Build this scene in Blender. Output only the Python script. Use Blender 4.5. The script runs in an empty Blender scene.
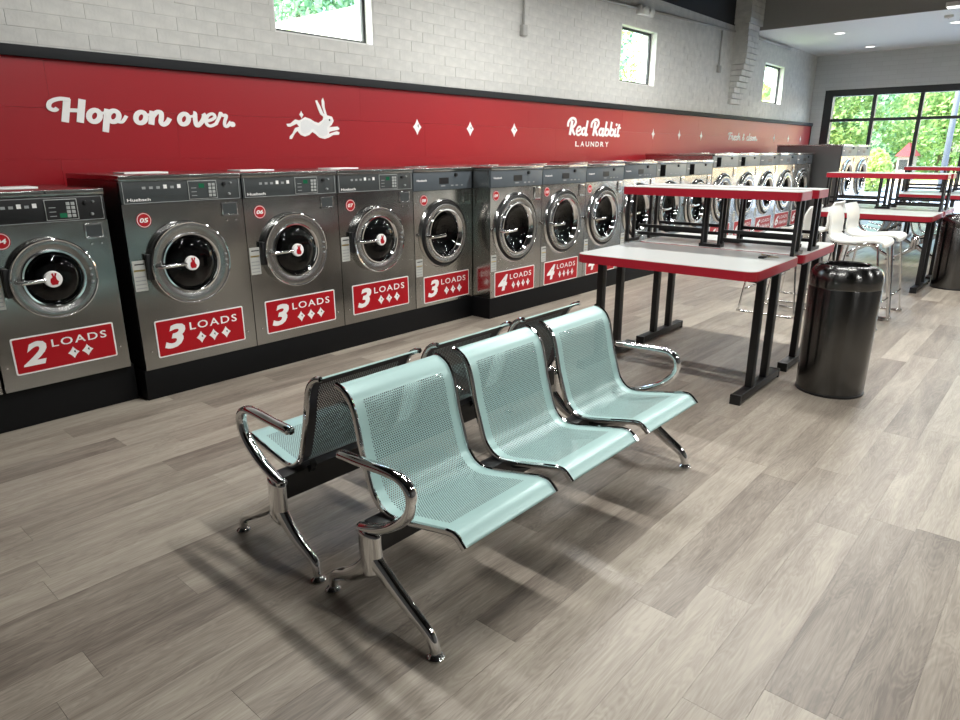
import bpy, bmesh, math, random
from mathutils import Vector, Matrix
from mathutils.geometry import tessellate_polygon
random.seed(7)
PI = math.pi
C = bpy.context.scene.collection

# ------------------------------------------------------------------ camera
F_PX = 672.4
YAW, PITCH, ROLL = math.radians(41.20), math.radians(-17.15), math.radians(-0.10)
CAM = Vector((-1.563, -4.017, 1.433))
fw = Vector((math.cos(YAW)*math.cos(PITCH), math.sin(YAW)*math.cos(PITCH), math.sin(PITCH)))
rt = Vector((math.sin(YAW), -math.cos(YAW), 0.0))
up = rt.cross(fw)
rt, up = rt*math.cos(ROLL)+up*math.sin(ROLL), up*math.cos(ROLL)-rt*math.sin(ROLL)
cam_data = bpy.data.cameras.new('camera'); cam = bpy.data.objects.new('camera', cam_data); C.objects.link(cam)
cam_data.sensor_width = 36.0; cam_data.lens = F_PX/960*36.0; cam_data.clip_start = 0.05; cam_data.clip_end = 400
M = Matrix((rt, up, -fw)).transposed().to_4x4(); M.translation = CAM
cam.matrix_world = M
bpy.context.scene.camera = cam

# ------------------------------------------------------------------ world, sun, exposure
world = bpy.data.worlds.new('world'); bpy.context.scene.world = world; world.use_nodes = True
wn = world.node_tree; wn.nodes.clear()
sky = wn.nodes.new('ShaderNodeTexSky'); sky.sky_type = 'NISHITA'; sky.sun_disc = False
sky.sun_elevation = math.radians(52); sky.sun_rotation = math.radians(310); sky.air_density = 1.2; sky.dust_density = 3.0
bg = wn.nodes.new('ShaderNodeBackground'); bg.inputs['Strength'].default_value = 1.6
wo = wn.nodes.new('ShaderNodeOutputWorld')
wn.links.new(sky.outputs[0], bg.inputs[0]); wn.links.new(bg.outputs[0], wo.inputs[0])
sun_d = bpy.data.lights.new('sun', 'SUN'); sun_d.energy = 13.0; sun_d.angle = math.radians(1.0); sun_d.color = (1, .96, .88)
sun = bpy.data.objects.new('sun', sun_d); C.objects.link(sun)
sun.rotation_euler = Vector((-0.50, 0.42, 0.76)).to_track_quat('Z', 'Y').to_euler()
vs = bpy.context.scene.view_settings
bpy.context.scene.display_settings.display_device = 'sRGB'
vs.view_transform = 'Standard'; vs.look = 'None'; vs.gamma = 1.0; vs.use_curve_mapping = False
vs.exposure = 0.0
LAMP_W = 35.0          # watts of each linear ceiling lamp

# ------------------------------------------------------------------ materials
def srgb(r, g, b):
    f = lambda c: (c/255/12.92) if c/255 <= .04045 else ((c/255+.055)/1.055)**2.4
    return (f(r), f(g), f(b), 1.0)
def base_mat(name):
    m = bpy.data.materials.new(name); m.use_nodes = True
    nt = m.node_tree; return m, nt, nt.nodes['Principled BSDF'], nt.nodes['Material Output']
def N(nt, t, **kw):
    n = nt.nodes.new(t)
    for k, v in kw.items(): setattr(n, k, v)
    return n
def L(nt, a, b): nt.links.new(a, b)
def plain(name, col, rough=.5, metal=0.0, spec=.5, coat=0.0, var=.06, nscale=18.0, bump=0.0, emit=None, estr=0.0):
    m, nt, p, out = base_mat(name)
    tc = N(nt, 'ShaderNodeTexCoord'); no = N(nt, 'ShaderNodeTexNoise'); no.inputs['Scale'].default_value = nscale; no.inputs['Detail'].default_value = 3
    L(nt, tc.outputs['Object'], no.inputs['Vector'])
    mx = N(nt, 'ShaderNodeMix', data_type='RGBA')
    mx.inputs[6].default_value = tuple(c*(1-var) for c in col[:3])+(1,)
    mx.inputs[7].default_value = tuple(min(1, c*(1+var)) for c in col[:3])+(1,)
    L(nt, no.outputs['Fac'], mx.inputs[0]); L(nt, mx.outputs[2], p.inputs['Base Color'])
    p.inputs['Roughness'].default_value = rough; p.inputs['Metallic'].default_value = metal
    p.inputs['Specular IOR Level'].default_value = spec; p.inputs['Coat Weight'].default_value = coat; p.inputs['Coat Roughness'].default_value = .08
    if bump:
        b = N(nt, 'ShaderNodeBump'); b.inputs['Strength'].default_value = bump; b.inputs['Distance'].default_value = .004
        L(nt, no.outputs['Fac'], b.inputs['Height']); L(nt, b.outputs['Normal'], p.inputs['Normal'])
    if emit:
        p.inputs['Emission Color'].default_value = emit; p.inputs['Emission Strength'].default_value = estr
    return m
def steel(name, col, rough=.26, stretch=(1.5, 30, 130), wav=.012):
    m, nt, p, out = base_mat(name)
    tc = N(nt, 'ShaderNodeTexCoord'); mp = N(nt, 'ShaderNodeMapping'); mp.inputs['Scale'].default_value = stretch
    no = N(nt, 'ShaderNodeTexNoise'); no.inputs['Scale'].default_value = 4; no.inputs['Detail'].default_value = 4
    L(nt, tc.outputs['Object'], mp.inputs['Vector']); L(nt, mp.outputs[0], no.inputs['Vector'])
    mr = N(nt, 'ShaderNodeMapRange'); mr.inputs[3].default_value = rough*.92; mr.inputs[4].default_value = rough*1.1
    L(nt, no.outputs['Fac'], mr.inputs[0]); L(nt, mr.outputs[0], p.inputs['Roughness'])
    n2 = N(nt, 'ShaderNodeTexNoise'); n2.inputs['Scale'].default_value = 3.2; n2.inputs['Detail'].default_value = 1
    L(nt, tc.outputs['Object'], n2.inputs['Vector'])
    b = N(nt, 'ShaderNodeBump'); b.inputs['Strength'].default_value = .5; b.inputs['Distance'].default_value = wav
    L(nt, n2.outputs['Fac'], b.inputs['Height']); L(nt, b.outputs['Normal'], p.inputs['Normal'])
    p.inputs['Base Color'].default_value = col; p.inputs['Metallic'].default_value = 1.0
    return m
def glass_mat(name, tint=(1, 1, 1, 1), refl=.08, rough=.02):
    m, nt, p, out = base_mat(name); nt.nodes.remove(p)
    tr = N(nt, 'ShaderNodeBsdfTransparent'); tr.inputs[0].default_value = tint
    gl = N(nt, 'ShaderNodeBsdfGlossy'); gl.inputs['Roughness'].default_value = rough
    fr = N(nt, 'ShaderNodeFresnel'); ge = N(nt, 'ShaderNodeNewGeometry'); io = N(nt, 'ShaderNodeMapRange')
    io.inputs[3].default_value = 1.45; io.inputs[4].default_value = 1/1.45      # thin pane: no total reflection at the rear face
    L(nt, ge.outputs['Backfacing'], io.inputs[0]); L(nt, io.outputs[0], fr.inputs['IOR'])
    mt = N(nt, 'ShaderNodeMath', operation='MULTIPLY'); mt.inputs[1].default_value = refl/.08
    mx = N(nt, 'ShaderNodeMixShader')
    L(nt, fr.outputs[0], mt.inputs[0]); L(nt, mt.outputs[0], mx.inputs[0]); L(nt, tr.outputs[0], mx.inputs[1]); L(nt, gl.outputs[0], mx.inputs[2])
    L(nt, mx.outputs[0], out.inputs[0])
    return m
def plank_mat(name, island):
    m, nt, p, out = base_mat(name)
    rnd = N(nt, 'ShaderNodeNewGeometry').outputs['Random Per Island'] if island else N(nt, 'ShaderNodeObjectInfo').outputs['Random']
    tc = N(nt, 'ShaderNodeTexCoord')
    off = N(nt, 'ShaderNodeCombineXYZ'); ml = N(nt, 'ShaderNodeMath', operation='MULTIPLY'); ml.inputs[1].default_value = 40
    L(nt, rnd, ml.inputs[0])
    for i in range(3): L(nt, ml.outputs[0], off.inputs[i])
    ad = N(nt, 'ShaderNodeVectorMath', operation='ADD'); L(nt, tc.outputs['Object'], ad.inputs[0]); L(nt, off.outputs[0], ad.inputs[1])
    mp = N(nt, 'ShaderNodeMapping'); mp.inputs['Scale'].default_value = (1.1, 9.0, 1); L(nt, ad.outputs[0], mp.inputs['Vector'])
    n1 = N(nt, 'ShaderNodeTexNoise'); n1.inputs['Scale'].default_value = 1.6; n1.inputs['Detail'].default_value = 3; n1.inputs['Distortion'].default_value = .6
    L(nt, mp.outputs[0], n1.inputs['Vector'])
    mp2 = N(nt, 'ShaderNodeMapping'); mp2.inputs['Scale'].default_value = (6, 95, 1); L(nt, ad.outputs[0], mp2.inputs['Vector'])
    n2 = N(nt, 'ShaderNodeTexNoise'); n2.inputs['Scale'].default_value = 1.5; n2.inputs['Detail'].default_value = 5
    L(nt, mp2.outputs[0], n2.inputs['Vector'])
    wm = N(nt, 'ShaderNodeMath', operation='MULTIPLY'); wm.inputs[1].default_value = 120; L(nt, n1.outputs['Fac'], wm.inputs[0])
    wv = N(nt, 'ShaderNodeMath', operation='SINE'); L(nt, wm.outputs[0], wv.inputs[0])
    cr = N(nt, 'ShaderNodeValToRGB'); e = cr.color_ramp
    e.elements[0].position = .22; e.elements[0].color = srgb(106, 97, 88); e.elements[1].position = .80; e.elements[1].color = srgb(172, 164, 150)
    k = e.elements.new(.5); k.color = srgb(142, 133, 121)
    s1 = N(nt, 'ShaderNodeMath', operation='MULTIPLY_ADD'); s1.inputs[1].default_value = .32; L(nt, rnd, s1.inputs[0]); 
    s0 = N(nt, 'ShaderNodeMath', operation='MULTIPLY'); s0.inputs[1].default_value = .68; L(nt, n1.outputs['Fac'], s0.inputs[0]); L(nt, s0.outputs[0], s1.inputs[2])
    s2 = N(nt, 'ShaderNodeMath', operation='MULTIPLY_ADD'); s2.inputs[1].default_value = .46; s2.inputs[2].default_value = -.20; L(nt, n2.outputs['Fac'], s2.inputs[0])
    s3 = N(nt, 'ShaderNodeMath', operation='ADD'); L(nt, s1.outputs[0], s3.inputs[0]); L(nt, s2.outputs[0], s3.inputs[1])
    s4 = N(nt, 'ShaderNodeMath', operation='MULTIPLY_ADD'); s4.inputs[1].default_value = .05; L(nt, wv.outputs[0], s4.inputs[0]); L(nt, s3.outputs[0], s4.inputs[2])
    L(nt, s4.outputs[0], cr.inputs[0]); L(nt, cr.outputs[0], p.inputs['Base Color'])
    mr = N(nt, 'ShaderNodeMapRange'); mr.inputs[3].default_value = .30; mr.inputs[4].default_value = .46; L(nt, n2.outputs['Fac'], mr.inputs[0]); L(nt, mr.outputs[0], p.inputs['Roughness'])
    b = N(nt, 'ShaderNodeBump'); b.inputs['Strength'].default_value = .12; b.inputs['Distance'].default_value = .002; L(nt, n2.outputs['Fac'], b.inputs['Height']); L(nt, b.outputs['Normal'], p.inputs['Normal'])
    p.inputs['Specular IOR Level'].default_value = .45
    return m
def perforated_mat(name, col, wid, length):
    m, nt, p, out = base_mat(name)
    uv = N(nt, 'ShaderNodeUVMap'); uv.uv_map = 'UVMap'
    sp = N(nt, 'ShaderNodeSeparateXYZ'); L(nt, uv.outputs[0], sp.inputs[0])
    def math_(op, a, b=None, c=None):
        n = N(nt, 'ShaderNodeMath', operation=op)
        for i, v in enumerate((a, b, c)):
            if v is None: continue
            if isinstance(v, (int, float)): n.inputs[i].default_value = v
            else: L(nt, v, n.inputs[i])
        return n.outputs[0]
    a, bb = .0085, .0085*1.732
    def dist(o):
        fx = math_('SUBTRACT', math_('FRACT', math_('ADD', math_('DIVIDE', sp.outputs[0], a), o)), .5)
        fy = math_('SUBTRACT', math_('FRACT', math_('ADD', math_('DIVIDE', sp.outputs[1], bb), o)), .5)
        fx = math_('MULTIPLY', fx, a); fy = math_('MULTIPLY', fy, bb)
        return math_('SQRT', math_('ADD', math_('MULTIPLY', fx, fx), math_('MULTIPLY', fy, fy)))
    d = math_('MINIMUM', dist(0.0), dist(0.5))
    hole = math_('LESS_THAN', d, .0026)
    # solid borders all round the pressed sheet
    inx = math_('LESS_THAN', math_('ABSOLUTE', math_('SUBTRACT', sp.outputs[0], wid/2)), wid/2-.045)
    iny = math_('MULTIPLY', math_('GREATER_THAN', sp.outputs[1], .085), math_('LESS_THAN', sp.outputs[1], length-.085))
    hole = math_('MULTIPLY', hole, math_('MULTIPLY', inx, iny))
    tr = N(nt, 'ShaderNodeBsdfTransparent'); mx = N(nt, 'ShaderNodeMixShader')
    L(nt, hole, mx.inputs[0]); L(nt, p.outputs[0], mx.inputs[1]); L(nt, tr.outputs[0], mx.inputs[2]); L(nt, mx.outputs[0], out.inputs[0])
    p.inputs['Base Color'].default_value = col; p.inputs['Roughness'].default_value = .32; p.inputs['Metallic'].default_value = .1
    return m
def leaf_mat(name, c1, c2):
    m, nt, p, out = base_mat(name)
    g = N(nt, 'ShaderNodeNewGeometry'); mx = N(nt, 'ShaderNodeMix', data_type='RGBA'); mx.inputs[6].default_value = c1; mx.inputs[7].default_value = c2
    L(nt, g.outputs['Random Per Island'], mx.inputs[0]); L(nt, mx.outputs[2], p.inputs['Base Color']); p.inputs['Roughness'].default_value = .6
    td = N(nt, 'ShaderNodeBsdfTranslucent'); L(nt, mx.outputs[2], td.inputs[0]); ms = N(nt, 'ShaderNodeMixShader'); ms.inputs[0].default_value = .45
    L(nt, p.outputs[0], ms.inputs[1]); L(nt, td.outputs[0], ms.inputs[2]); L(nt, ms.outputs[0], out.inputs[0])
    return m
def brick_mat(name):
    m, nt, p, out = base_mat(name)
    tc = N(nt, 'ShaderNodeTexCoord'); no = N(nt, 'ShaderNodeTexNoise'); no.inputs['Scale'].default_value = 9; no.inputs['Detail'].default_value = 4
    L(nt, tc.outputs['Object'], no.inputs['Vector'])
    cr = N(nt, 'ShaderNodeValToRGB'); cr.color_ramp.elements[0].color = srgb(200, 201, 197); cr.color_ramp.elements[1].color = srgb(222, 222, 217); cr.color_ramp.elements[0].position = .3; cr.color_ramp.elements[1].position = .7
    L(nt, no.outputs['Fac'], cr.inputs[0]); L(nt, cr.outputs[0], p.inputs['Base Color']); p.inputs['Roughness'].default_value = .55
    n2 = N(nt, 'ShaderNodeTexNoise'); n2.inputs['Scale'].default_value = 45; L(nt, tc.outputs['Object'], n2.inputs['Vector'])
    b = N(nt, 'ShaderNodeBump'); b.inputs['Strength'].default_value = .25; b.inputs['Distance'].default_value = .004; L(nt, n2.outputs['Fac'], b.inputs['Height']); L(nt, b.outputs['Normal'], p.inputs['Normal'])
    return m

MT = {}
MT['plank'] = plank_mat('oak_vinyl_plank', False); MT['plank_far'] = plank_mat('oak_vinyl_plank_far', True)
MT['screed'] = plain('floor_bed', srgb(96, 88, 80), .8)
MT['brick'] = brick_mat('painted_brick'); MT['wall'] = plain('painted_wall', srgb(206, 207, 203), .6, var=.03, nscale=4, bump=.1)
MT['wall_grey'] = plain('grey_wall', srgb(178, 180, 179), .65, var=.04, nscale=3); MT['wall_dark'] = plain('charcoal_wall', srgb(92, 92, 92), .65, var=.04, nscale=3)
def tile_mat():
    m, nt, p, out = base_mat('painted_block_wall')
    tc = N(nt, 'ShaderNodeTexCoord'); mp = N(nt, 'ShaderNodeMapping'); mp.inputs['Rotation'].default_value = (0, -PI/2, -PI/2)
    sp = N(nt, 'ShaderNodeSeparateXYZ'); cb = N(nt, 'ShaderNodeCombineXYZ'); L(nt, tc.outputs['Object'], sp.inputs[0]); L(nt, sp.outputs[1], cb.inputs[0]); L(nt, sp.outputs[2], cb.inputs[1])
    br = N(nt, 'ShaderNodeTexBrick'); br.inputs['Scale'].default_value = 1.0; br.inputs['Brick Width'].default_value = .30; br.inputs['Row Height'].default_value = .09; br.inputs['Mortar Size'].default_value = .004
    br.inputs['Color1'].default_value = srgb(194, 197, 198); br.inputs['Color2'].default_value = srgb(200, 203, 204); br.inputs['Mortar'].default_value = srgb(186, 189, 190)
    L(nt, cb.outputs[0], br.inputs['Vector']); L(nt, br.outputs['Color'], p.inputs['Base Color']); p.inputs['Roughness'].default_value = .6
    return m
MT['wall_tile'] = tile_mat()
MT['black_paint'] = plain('black_paint', srgb(24, 26, 28), .6); MT['ceiling_black'] = plain('black_ceiling', srgb(30, 32, 34), .8)
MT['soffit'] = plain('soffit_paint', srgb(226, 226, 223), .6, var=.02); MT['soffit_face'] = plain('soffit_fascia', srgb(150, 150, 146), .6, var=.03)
MT['trim_black'] = plain('black_trim', srgb(30, 33, 36), .6, spec=.25); MT['white_trim'] = plain('white_trim', srgb(232, 233, 230), .5, var=.02)
MT['red_panel'] = plain('red_gloss_panel', srgb(154, 17, 29), .35, spec=.42, var=.05, nscale=2.0)
MT['plinth'] = plain('black_plinth', srgb(12, 13, 15), .5, spec=.2, var=.2)
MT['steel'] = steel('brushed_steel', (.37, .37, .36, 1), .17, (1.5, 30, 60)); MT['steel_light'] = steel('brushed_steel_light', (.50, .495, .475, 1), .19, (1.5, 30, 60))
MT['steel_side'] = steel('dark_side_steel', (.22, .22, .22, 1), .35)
MT['steel_ring'] = steel('door_ring_steel', (.40, .405, .40, 1), .26, (30, 30, 30), .002)
MT['chrome'] = plain('chrome', (.80, .81, .82, 1), .06, 1.0, var=.02); MT['chrome_soft'] = plain('satin_chrome', (.72, .73, .73, 1), .14, 1.0, var=.03)
MT['drum'] = plain('drum_steel', (.05, .05, .055, 1), .5, 1.0, var=.3, nscale=60)
MT['door_glass'] = glass_mat('door_glass', (.30, .32, .33, 1), .10); MT['glass'] = glass_mat('window_glass', (.95, .98, .97, 1), .08)
MT['matt_black'] = plain('matt_black', srgb(14, 14, 15), .9, spec=0.02); MT['gasket'] = plain('black_rubber', srgb(16, 16, 17), .6); MT['black'] = plain('black_plastic', srgb(20, 21, 23), .4)
MT['slate'] = plain('slate_control_panel', srgb(58, 63, 64), .38); MT['slate_blue'] = plain('blue_grey_control_panel', srgb(78, 86, 92), .4)
MT['slate_light'] = plain('pale_control_panel', srgb(124, 128, 126), .42)
MT['key'] = plain('key_cap', srgb(168, 172, 170), .5); MT['lcd'] = plain('green_display', srgb(24, 60, 46), .2, emit=srgb(40, 150, 100), estr=.25)
MT['print'] = plain('grey_print', srgb(150, 154, 154), .6); MT['white'] = plain('white_vinyl', srgb(240, 240, 238), .45, var=.02)
MT['sign_red'] = plain('red_vinyl', srgb(168, 14, 27), .38, spec=.3, var=.03); MT['paper'] = plain('notice_paper', srgb(186, 188, 182), .55)
MT['rabbit'] = plain('speckled_white_vinyl', srgb(226, 228, 228), .45, var=.08, nscale=160); MT['mark'] = plain('dark_mark', srgb(62, 72, 72), .5)
MT['mint'] = perforated_mat('mint_perforated_steel', srgb(164, 195, 192), .45, .79); MT['mint_solid'] = plain('mint_steel', srgb(166, 198, 194), .32, .25, var=.02)
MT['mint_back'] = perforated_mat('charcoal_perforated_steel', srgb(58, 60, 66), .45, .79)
MT['lam'] = plain('white_laminate', srgb(190, 194, 191), .28, var=.02); MT['red_edge'] = plain('red_edge_band', srgb(160, 24, 42), .38, var=.03)
MT['black_metal'] = plain('black_metal', srgb(17, 18, 19), .42, var=.15); MT['can'] = plain('gunmetal_steel', (.12, .12, .118, 1), .22, 1.0, var=.02)
_p = MT['can'].node_tree.nodes['Principled BSDF']; _p.inputs['Anisotropic'].default_value = .85; _p.inputs['Anisotropic Rotation'].default_value = .25
_t = MT['can'].node_tree.nodes.new('ShaderNodeTangent'); _t.direction_type = 'RADIAL'; _t.axis = 'Z'; MT['can'].node_tree.links.new(_t.outputs[0], _p.inputs['Tangent'])
MT['_'] = MT['can']
MT['stool'] = plain('white_plastic', srgb(226, 227, 222), .35, var=.02); MT['brass'] = plain('brass_key', (.55, .42, .18, 1), .3, 1.0)
MT['dark_al'] = plain('dark_bronze_frame', srgb(34, 38, 40), .4); MT['conduit'] = plain('painted_conduit', srgb(170, 170, 166), .4)
MT['lamp'] = plain('lamp_diffuser', srgb(255, 255, 250), .5, emit=(1, .98, .94, 1), estr=3.0, var=0)
MT['asphalt'] = plain('asphalt', srgb(150, 160, 172), .8, nscale=2, var=.08); MT['sand'] = plain('dry_verge', srgb(196, 178, 148), .9, nscale=1, var=.1)
MT['grass'] = plain('grass', srgb(120, 150, 70), .9, nscale=1.5, var=.25); MT['bark'] = plain('bark', srgb(110, 96, 84), .9, nscale=12, var=.25)
MT['leaf_a'] = leaf_mat('leaf_bright', srgb(150, 180, 84), srgb(214, 224, 150)); MT['leaf_b'] = leaf_mat('leaf_mid', srgb(104, 146, 88), srgb(186, 208, 140)); MT['leaf_c'] = leaf_mat('leaf_cool', srgb(96, 144, 112), srgb(180, 208, 172))
MT['roof_red'] = plain('red_roof', srgb(132, 44, 46), .9); MT['house'] = plain('pale_siding', srgb(140, 134, 130), .8); MT['pole'] = plain('weathered_pole', srgb(104, 108, 114), .8)
MT['peach'] = plain('peach_brick', srgb(226, 186, 150), .8, nscale=3, var=.06)
MT['white_wall'] = plain('white_render', srgb(236, 236, 230), .8, var=.02)

# ------------------------------------------------------------------ mesh helpers
def link(name, me, mat, parent=None, loc=None):
    o = bpy.data.objects.new(name, me); C.objects.link(o)
    if mat is not None and len(me.materials) == 0: me.materials.append(MT[mat] if isinstance(mat, str) else mat)
    if parent is not None: o.parent = parent
    if loc is not None: o.location = loc
    return o
def bm_obj(name, bm, mat, parent=None, loc=None, smooth=False):
    bmesh.ops.recalc_face_normals(bm, faces=bm.faces)
    me = bpy.data.meshes.new(name); bm.to_mesh(me); bm.free()
    if smooth:
        me.polygons.foreach_set('use_smooth', [True]*len(me.polygons))
        if smooth != 'all': me.set_sharp_from_angle(angle=math.radians(38))
    return link(name, me, mat, parent, loc)
def box(bm, x0, x1, y0, y1, z0, z1, bev=0.0, seg=2):
    vs_ = [bm.verts.new((x, y, z)) for x in (x0, x1) for y in (y0, y1) for z in (z0, z1)]
    fs = [bm.faces.new([vs_[i] for i in q]) for q in ((0, 1, 3, 2), (4, 6, 7, 5), (0, 4, 5, 1), (2, 3, 7, 6), (0, 2, 6, 4), (1, 5, 7, 3))]
    if bev:
        es = list({e for f in fs for e in f.edges})
        bmesh.ops.bevel(bm, geom=es, offset=bev, segments=seg, affect='EDGES', profile=.6)
    return bm
def boxo(name, mat, parent, x0, x1, y0, y1, z0, z1, bev=0.0, smooth=False):
    return bm_obj(name, box(bmesh.new(), x0, x1, y0, y1, z0, z1, bev), mat, parent, smooth='e' if (bev or smooth) else False)
def catmull(pts, n=6, closed=False):
    P_ = [Vector(p) for p in pts]; out = []; m = len(P_)
    for i in range(m if closed else m-1):
        g = (lambda k: P_[k % m]) if closed else (lambda k: P_[min(max(k, 0), m-1)])
        a, b, c, d = g(i-1), g(i), g(i+1), g(i+2)
        for j in range(n):
            t = j/n
            out.append(.5*((2*b)+(c-a)*t+(2*a-5*b+4*c-d)*t*t+(3*b-a-3*c+d)*t**3))
    if not closed: out.append(P_[-1])
    return out
def tube(bm, pts, r, n=8, closed=False, rx=None, axis=None, caps=True):
    """sweep an ellipse along pts; r may be a list; with axis the second half-width rx runs along that axis"""
    P_ = [Vector(p) for p in pts]; m = len(P_); rings = []
    prev = None
    for i, p in enumerate(P_):
        if closed: t = P_[(i+1) % m]-P_[i-1]
        else: t = P_[min(i+1, m-1)]-P_[max(i-1, 0)]
        t.normalize()
        if axis is not None: b = Vector(axis)
        else:
            if prev is None: b = t.orthogonal().normalized()
            else: b = (prev-t*prev.dot(t)).normalized()
            prev = b
        nn = t.cross(b).normalized()
        ra = r[i] if isinstance(r, (list, tuple)) else r
        rb = (rx[i] if isinstance(rx, (list, tuple)) else rx) if rx is not None else ra
        rings.append([bm.verts.new(p+nn*ra*math.cos(2*PI*k/n)+b*rb*math.sin(2*PI*k/n)) for k in range(n)])
    for i in range(m if closed else m-1):
        A, B = rings[i], rings[(i+1) % m]
        for k in range(n): bm.faces.new((A[k], A[(k+1) % n], B[(k+1) % n], B[k]))
    if caps and not closed:
        bm.faces.new(rings[0]); bm.faces.new(rings[-1][::-1])
    return bm
def lathe(bm, prof, n=32, axis='z', c=(0, 0, 0)):
    rings = []
    for r, h in prof:
        if r < 1e-6: rings.append([None, h]); continue
        rings.append([r, h])
    vr = []
    for r, h in rings:
        def at(a, rr):
            if axis == 'z': return (c[0]+rr*math.cos(a), c[1]+rr*math.sin(a), c[2]+h)
            if axis == 'y': return (c[0]+rr*math.cos(a), c[1]+h, c[2]+rr*math.sin(a))
            return (c[0]+h, c[1]+rr*math.cos(a), c[2]+rr*math.sin(a))
        vr.append([bm.verts.new(at(0, 0))] if r is None else [bm.verts.new(at(2*PI*k/n, r)) for k in range(n)])
    for A, B in zip(vr[:-1], vr[1:]):
        for k in range(n):
            a0, a1 = A[k % len(A)], A[(k+1) % len(A)]; b0, b1 = B[k % len(B)], B[(k+1) % len(B)]
            q = [a0, a1, b1, b0]; u_ = []
            for v in q:
                if v not in u_: u_.append(v)
            if len(u_) >= 3:
                try: bm.faces.new(u_)
                except ValueError: pass
    return bm
def prism(bm, poly, a0, a1, axis='y'):
    """extrude a 2D polygon: axis y -> poly is (x,z); axis z -> (x,y); axis x -> (y,z)"""
    def at(p, h): return (p[0], h, p[1]) if axis == 'y' else ((p[0], p[1], h) if axis == 'z' else (h, p[0], p[1]))
    A = [bm.verts.new(at(p, a0)) for p in poly]; B = [bm.verts.new(at(p, a1)) for p in poly]
    n = len(poly)
    for i in range(n): bm.faces.new((A[i], A[(i+1) % n], B[(i+1) % n], B[i]))
    if n <= 4: bm.faces.new(A[::-1]); bm.faces.new(B); return bm
    for tri in tessellate_polygon([[Vector((p[0], p[1], 0)) for p in poly]]):
        bm.faces.new([A[i] for i in tri[::-1]]); bm.faces.new([B[i] for i in tri])
    return bm
def rrect(x0, x1, y0, y1, r, n=5):
    out = []
    for cx, cy, a in ((x1-r, y1-r, 0), (x0+r, y1-r, 90), (x0+r, y0+r, 180), (x1-r, y0+r, 270)):
        for k in range(n+1):
            t = math.radians(a+90*k/n); out.append((cx+r*math.cos(t), cy+r*math.sin(t)))
    return out
def tag(o, label, cat=None, group=None, kind=None):
    if label: o['label'] = label
    if cat: o['category'] = cat
    if group: o['group'] = group
    if kind: o['kind'] = kind
    return o
def thing(name, label, cat, loc=(0, 0, 0), rz=0.0, group=None):
    o = bpy.data.objects.new(name, None); C.objects.link(o); o.location = loc; o.rotation_euler = (0, 0, rz); o.empty_display_size = .1
    return tag(o, label, cat, group)
def struct(o): o['kind'] = 'structure'; return o
def sempty(name, loc=(0, 0, 0)):
    o = bpy.data.objects.new(name, None); C.objects.link(o); o.location = loc; return struct(o)
def copy_tree(o, parent=None):
    c = o.copy(); C.objects.link(c)
    if parent is not None: c.parent = parent
    for ch in o.children: copy_tree(ch, c)
    return c
def project(p):
    d = Vector(p)-CAM; z = d.dot(fw)
    if z < .1: return None
    return 480+F_PX*d.dot(rt)/z, 360-F_PX*d.dot(up)/z, z
def seen_size(p, area):
    q = project(p)
    if q is None or not (-40 < q[0] < 1000 and -30 < q[1] < 750): return 0
    return area*(F_PX/q[2])**2

# ------------------------------------------------------------------ text helpers
_TX = {}
def text_geo(s, shear=0.0, offset=0.0, spacing=1.0):
    key = (s, shear, offset, spacing)
    if key not in _TX:
        cu = bpy.data.curves.new('txt', 'FONT'); cu.body = s; cu.shear = shear; cu.offset = offset; cu.space_character = spacing; cu.resolution_u = 3
        ob = bpy.data.objects.new('txt', cu); C.objects.link(ob)
        dg = bpy.context.evaluated_depsgraph_get()
        me = bpy.data.meshes.new_from_object(ob.evaluated_get(dg))
        v = [tuple(q.co[:2]) for q in me.vertices]; f = [tuple(p.vertices) for p in me.polygons]
        bpy.data.objects.remove(ob); bpy.data.curves.remove(cu); bpy.data.meshes.remove(me)
        xs = [a for a, b in v]; ys = [b for a, b in v]
        x0, x1, y0, y1 = min(xs), max(xs), min(ys), max(ys)
        _TX[key] = ([((a-x0)/(x1-x0), (b-y0)/(y1-y0)) for a, b in v], f)
    return _TX[key]
def text_obj(name, s, mat, parent, x0, x1, z0, z1, y, shear=0.0, offset=0.0, spacing=1.0):
    v, f = text_geo(s, shear, offset, spacing)
    me = bpy.data.meshes.new(name); me.from_pydata([(x0+a*(x1-x0), y, z0+b*(z1-z0)) for a, b in v], [], f); me.update()
    return link(name, me, mat, parent)
def star4(cx, cz, hw, hh, k=.22, n=5):
    pts = []
    tips = [(cx+hw, cz), (cx, cz+hh), (cx-hw, cz), (cx, cz-hh)]
    for i in range(4):
        a, b = Vector(tips[i]), Vector(tips[(i+1) % 4]); m = (a+b)/2; m += (Vector((cx, cz))-m)*k*2
        for j in range(n):
            t = j/n; pts.append(tuple((1-t)**2*a+2*t*(1-t)*m+t*t*b))
    return pts
def flat_poly(name, poly, mat, parent, y, thick=.0015):
    return bm_obj(name, prism(bmesh.new(), poly, y-thick, y, 'y'), mat, parent)

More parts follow.
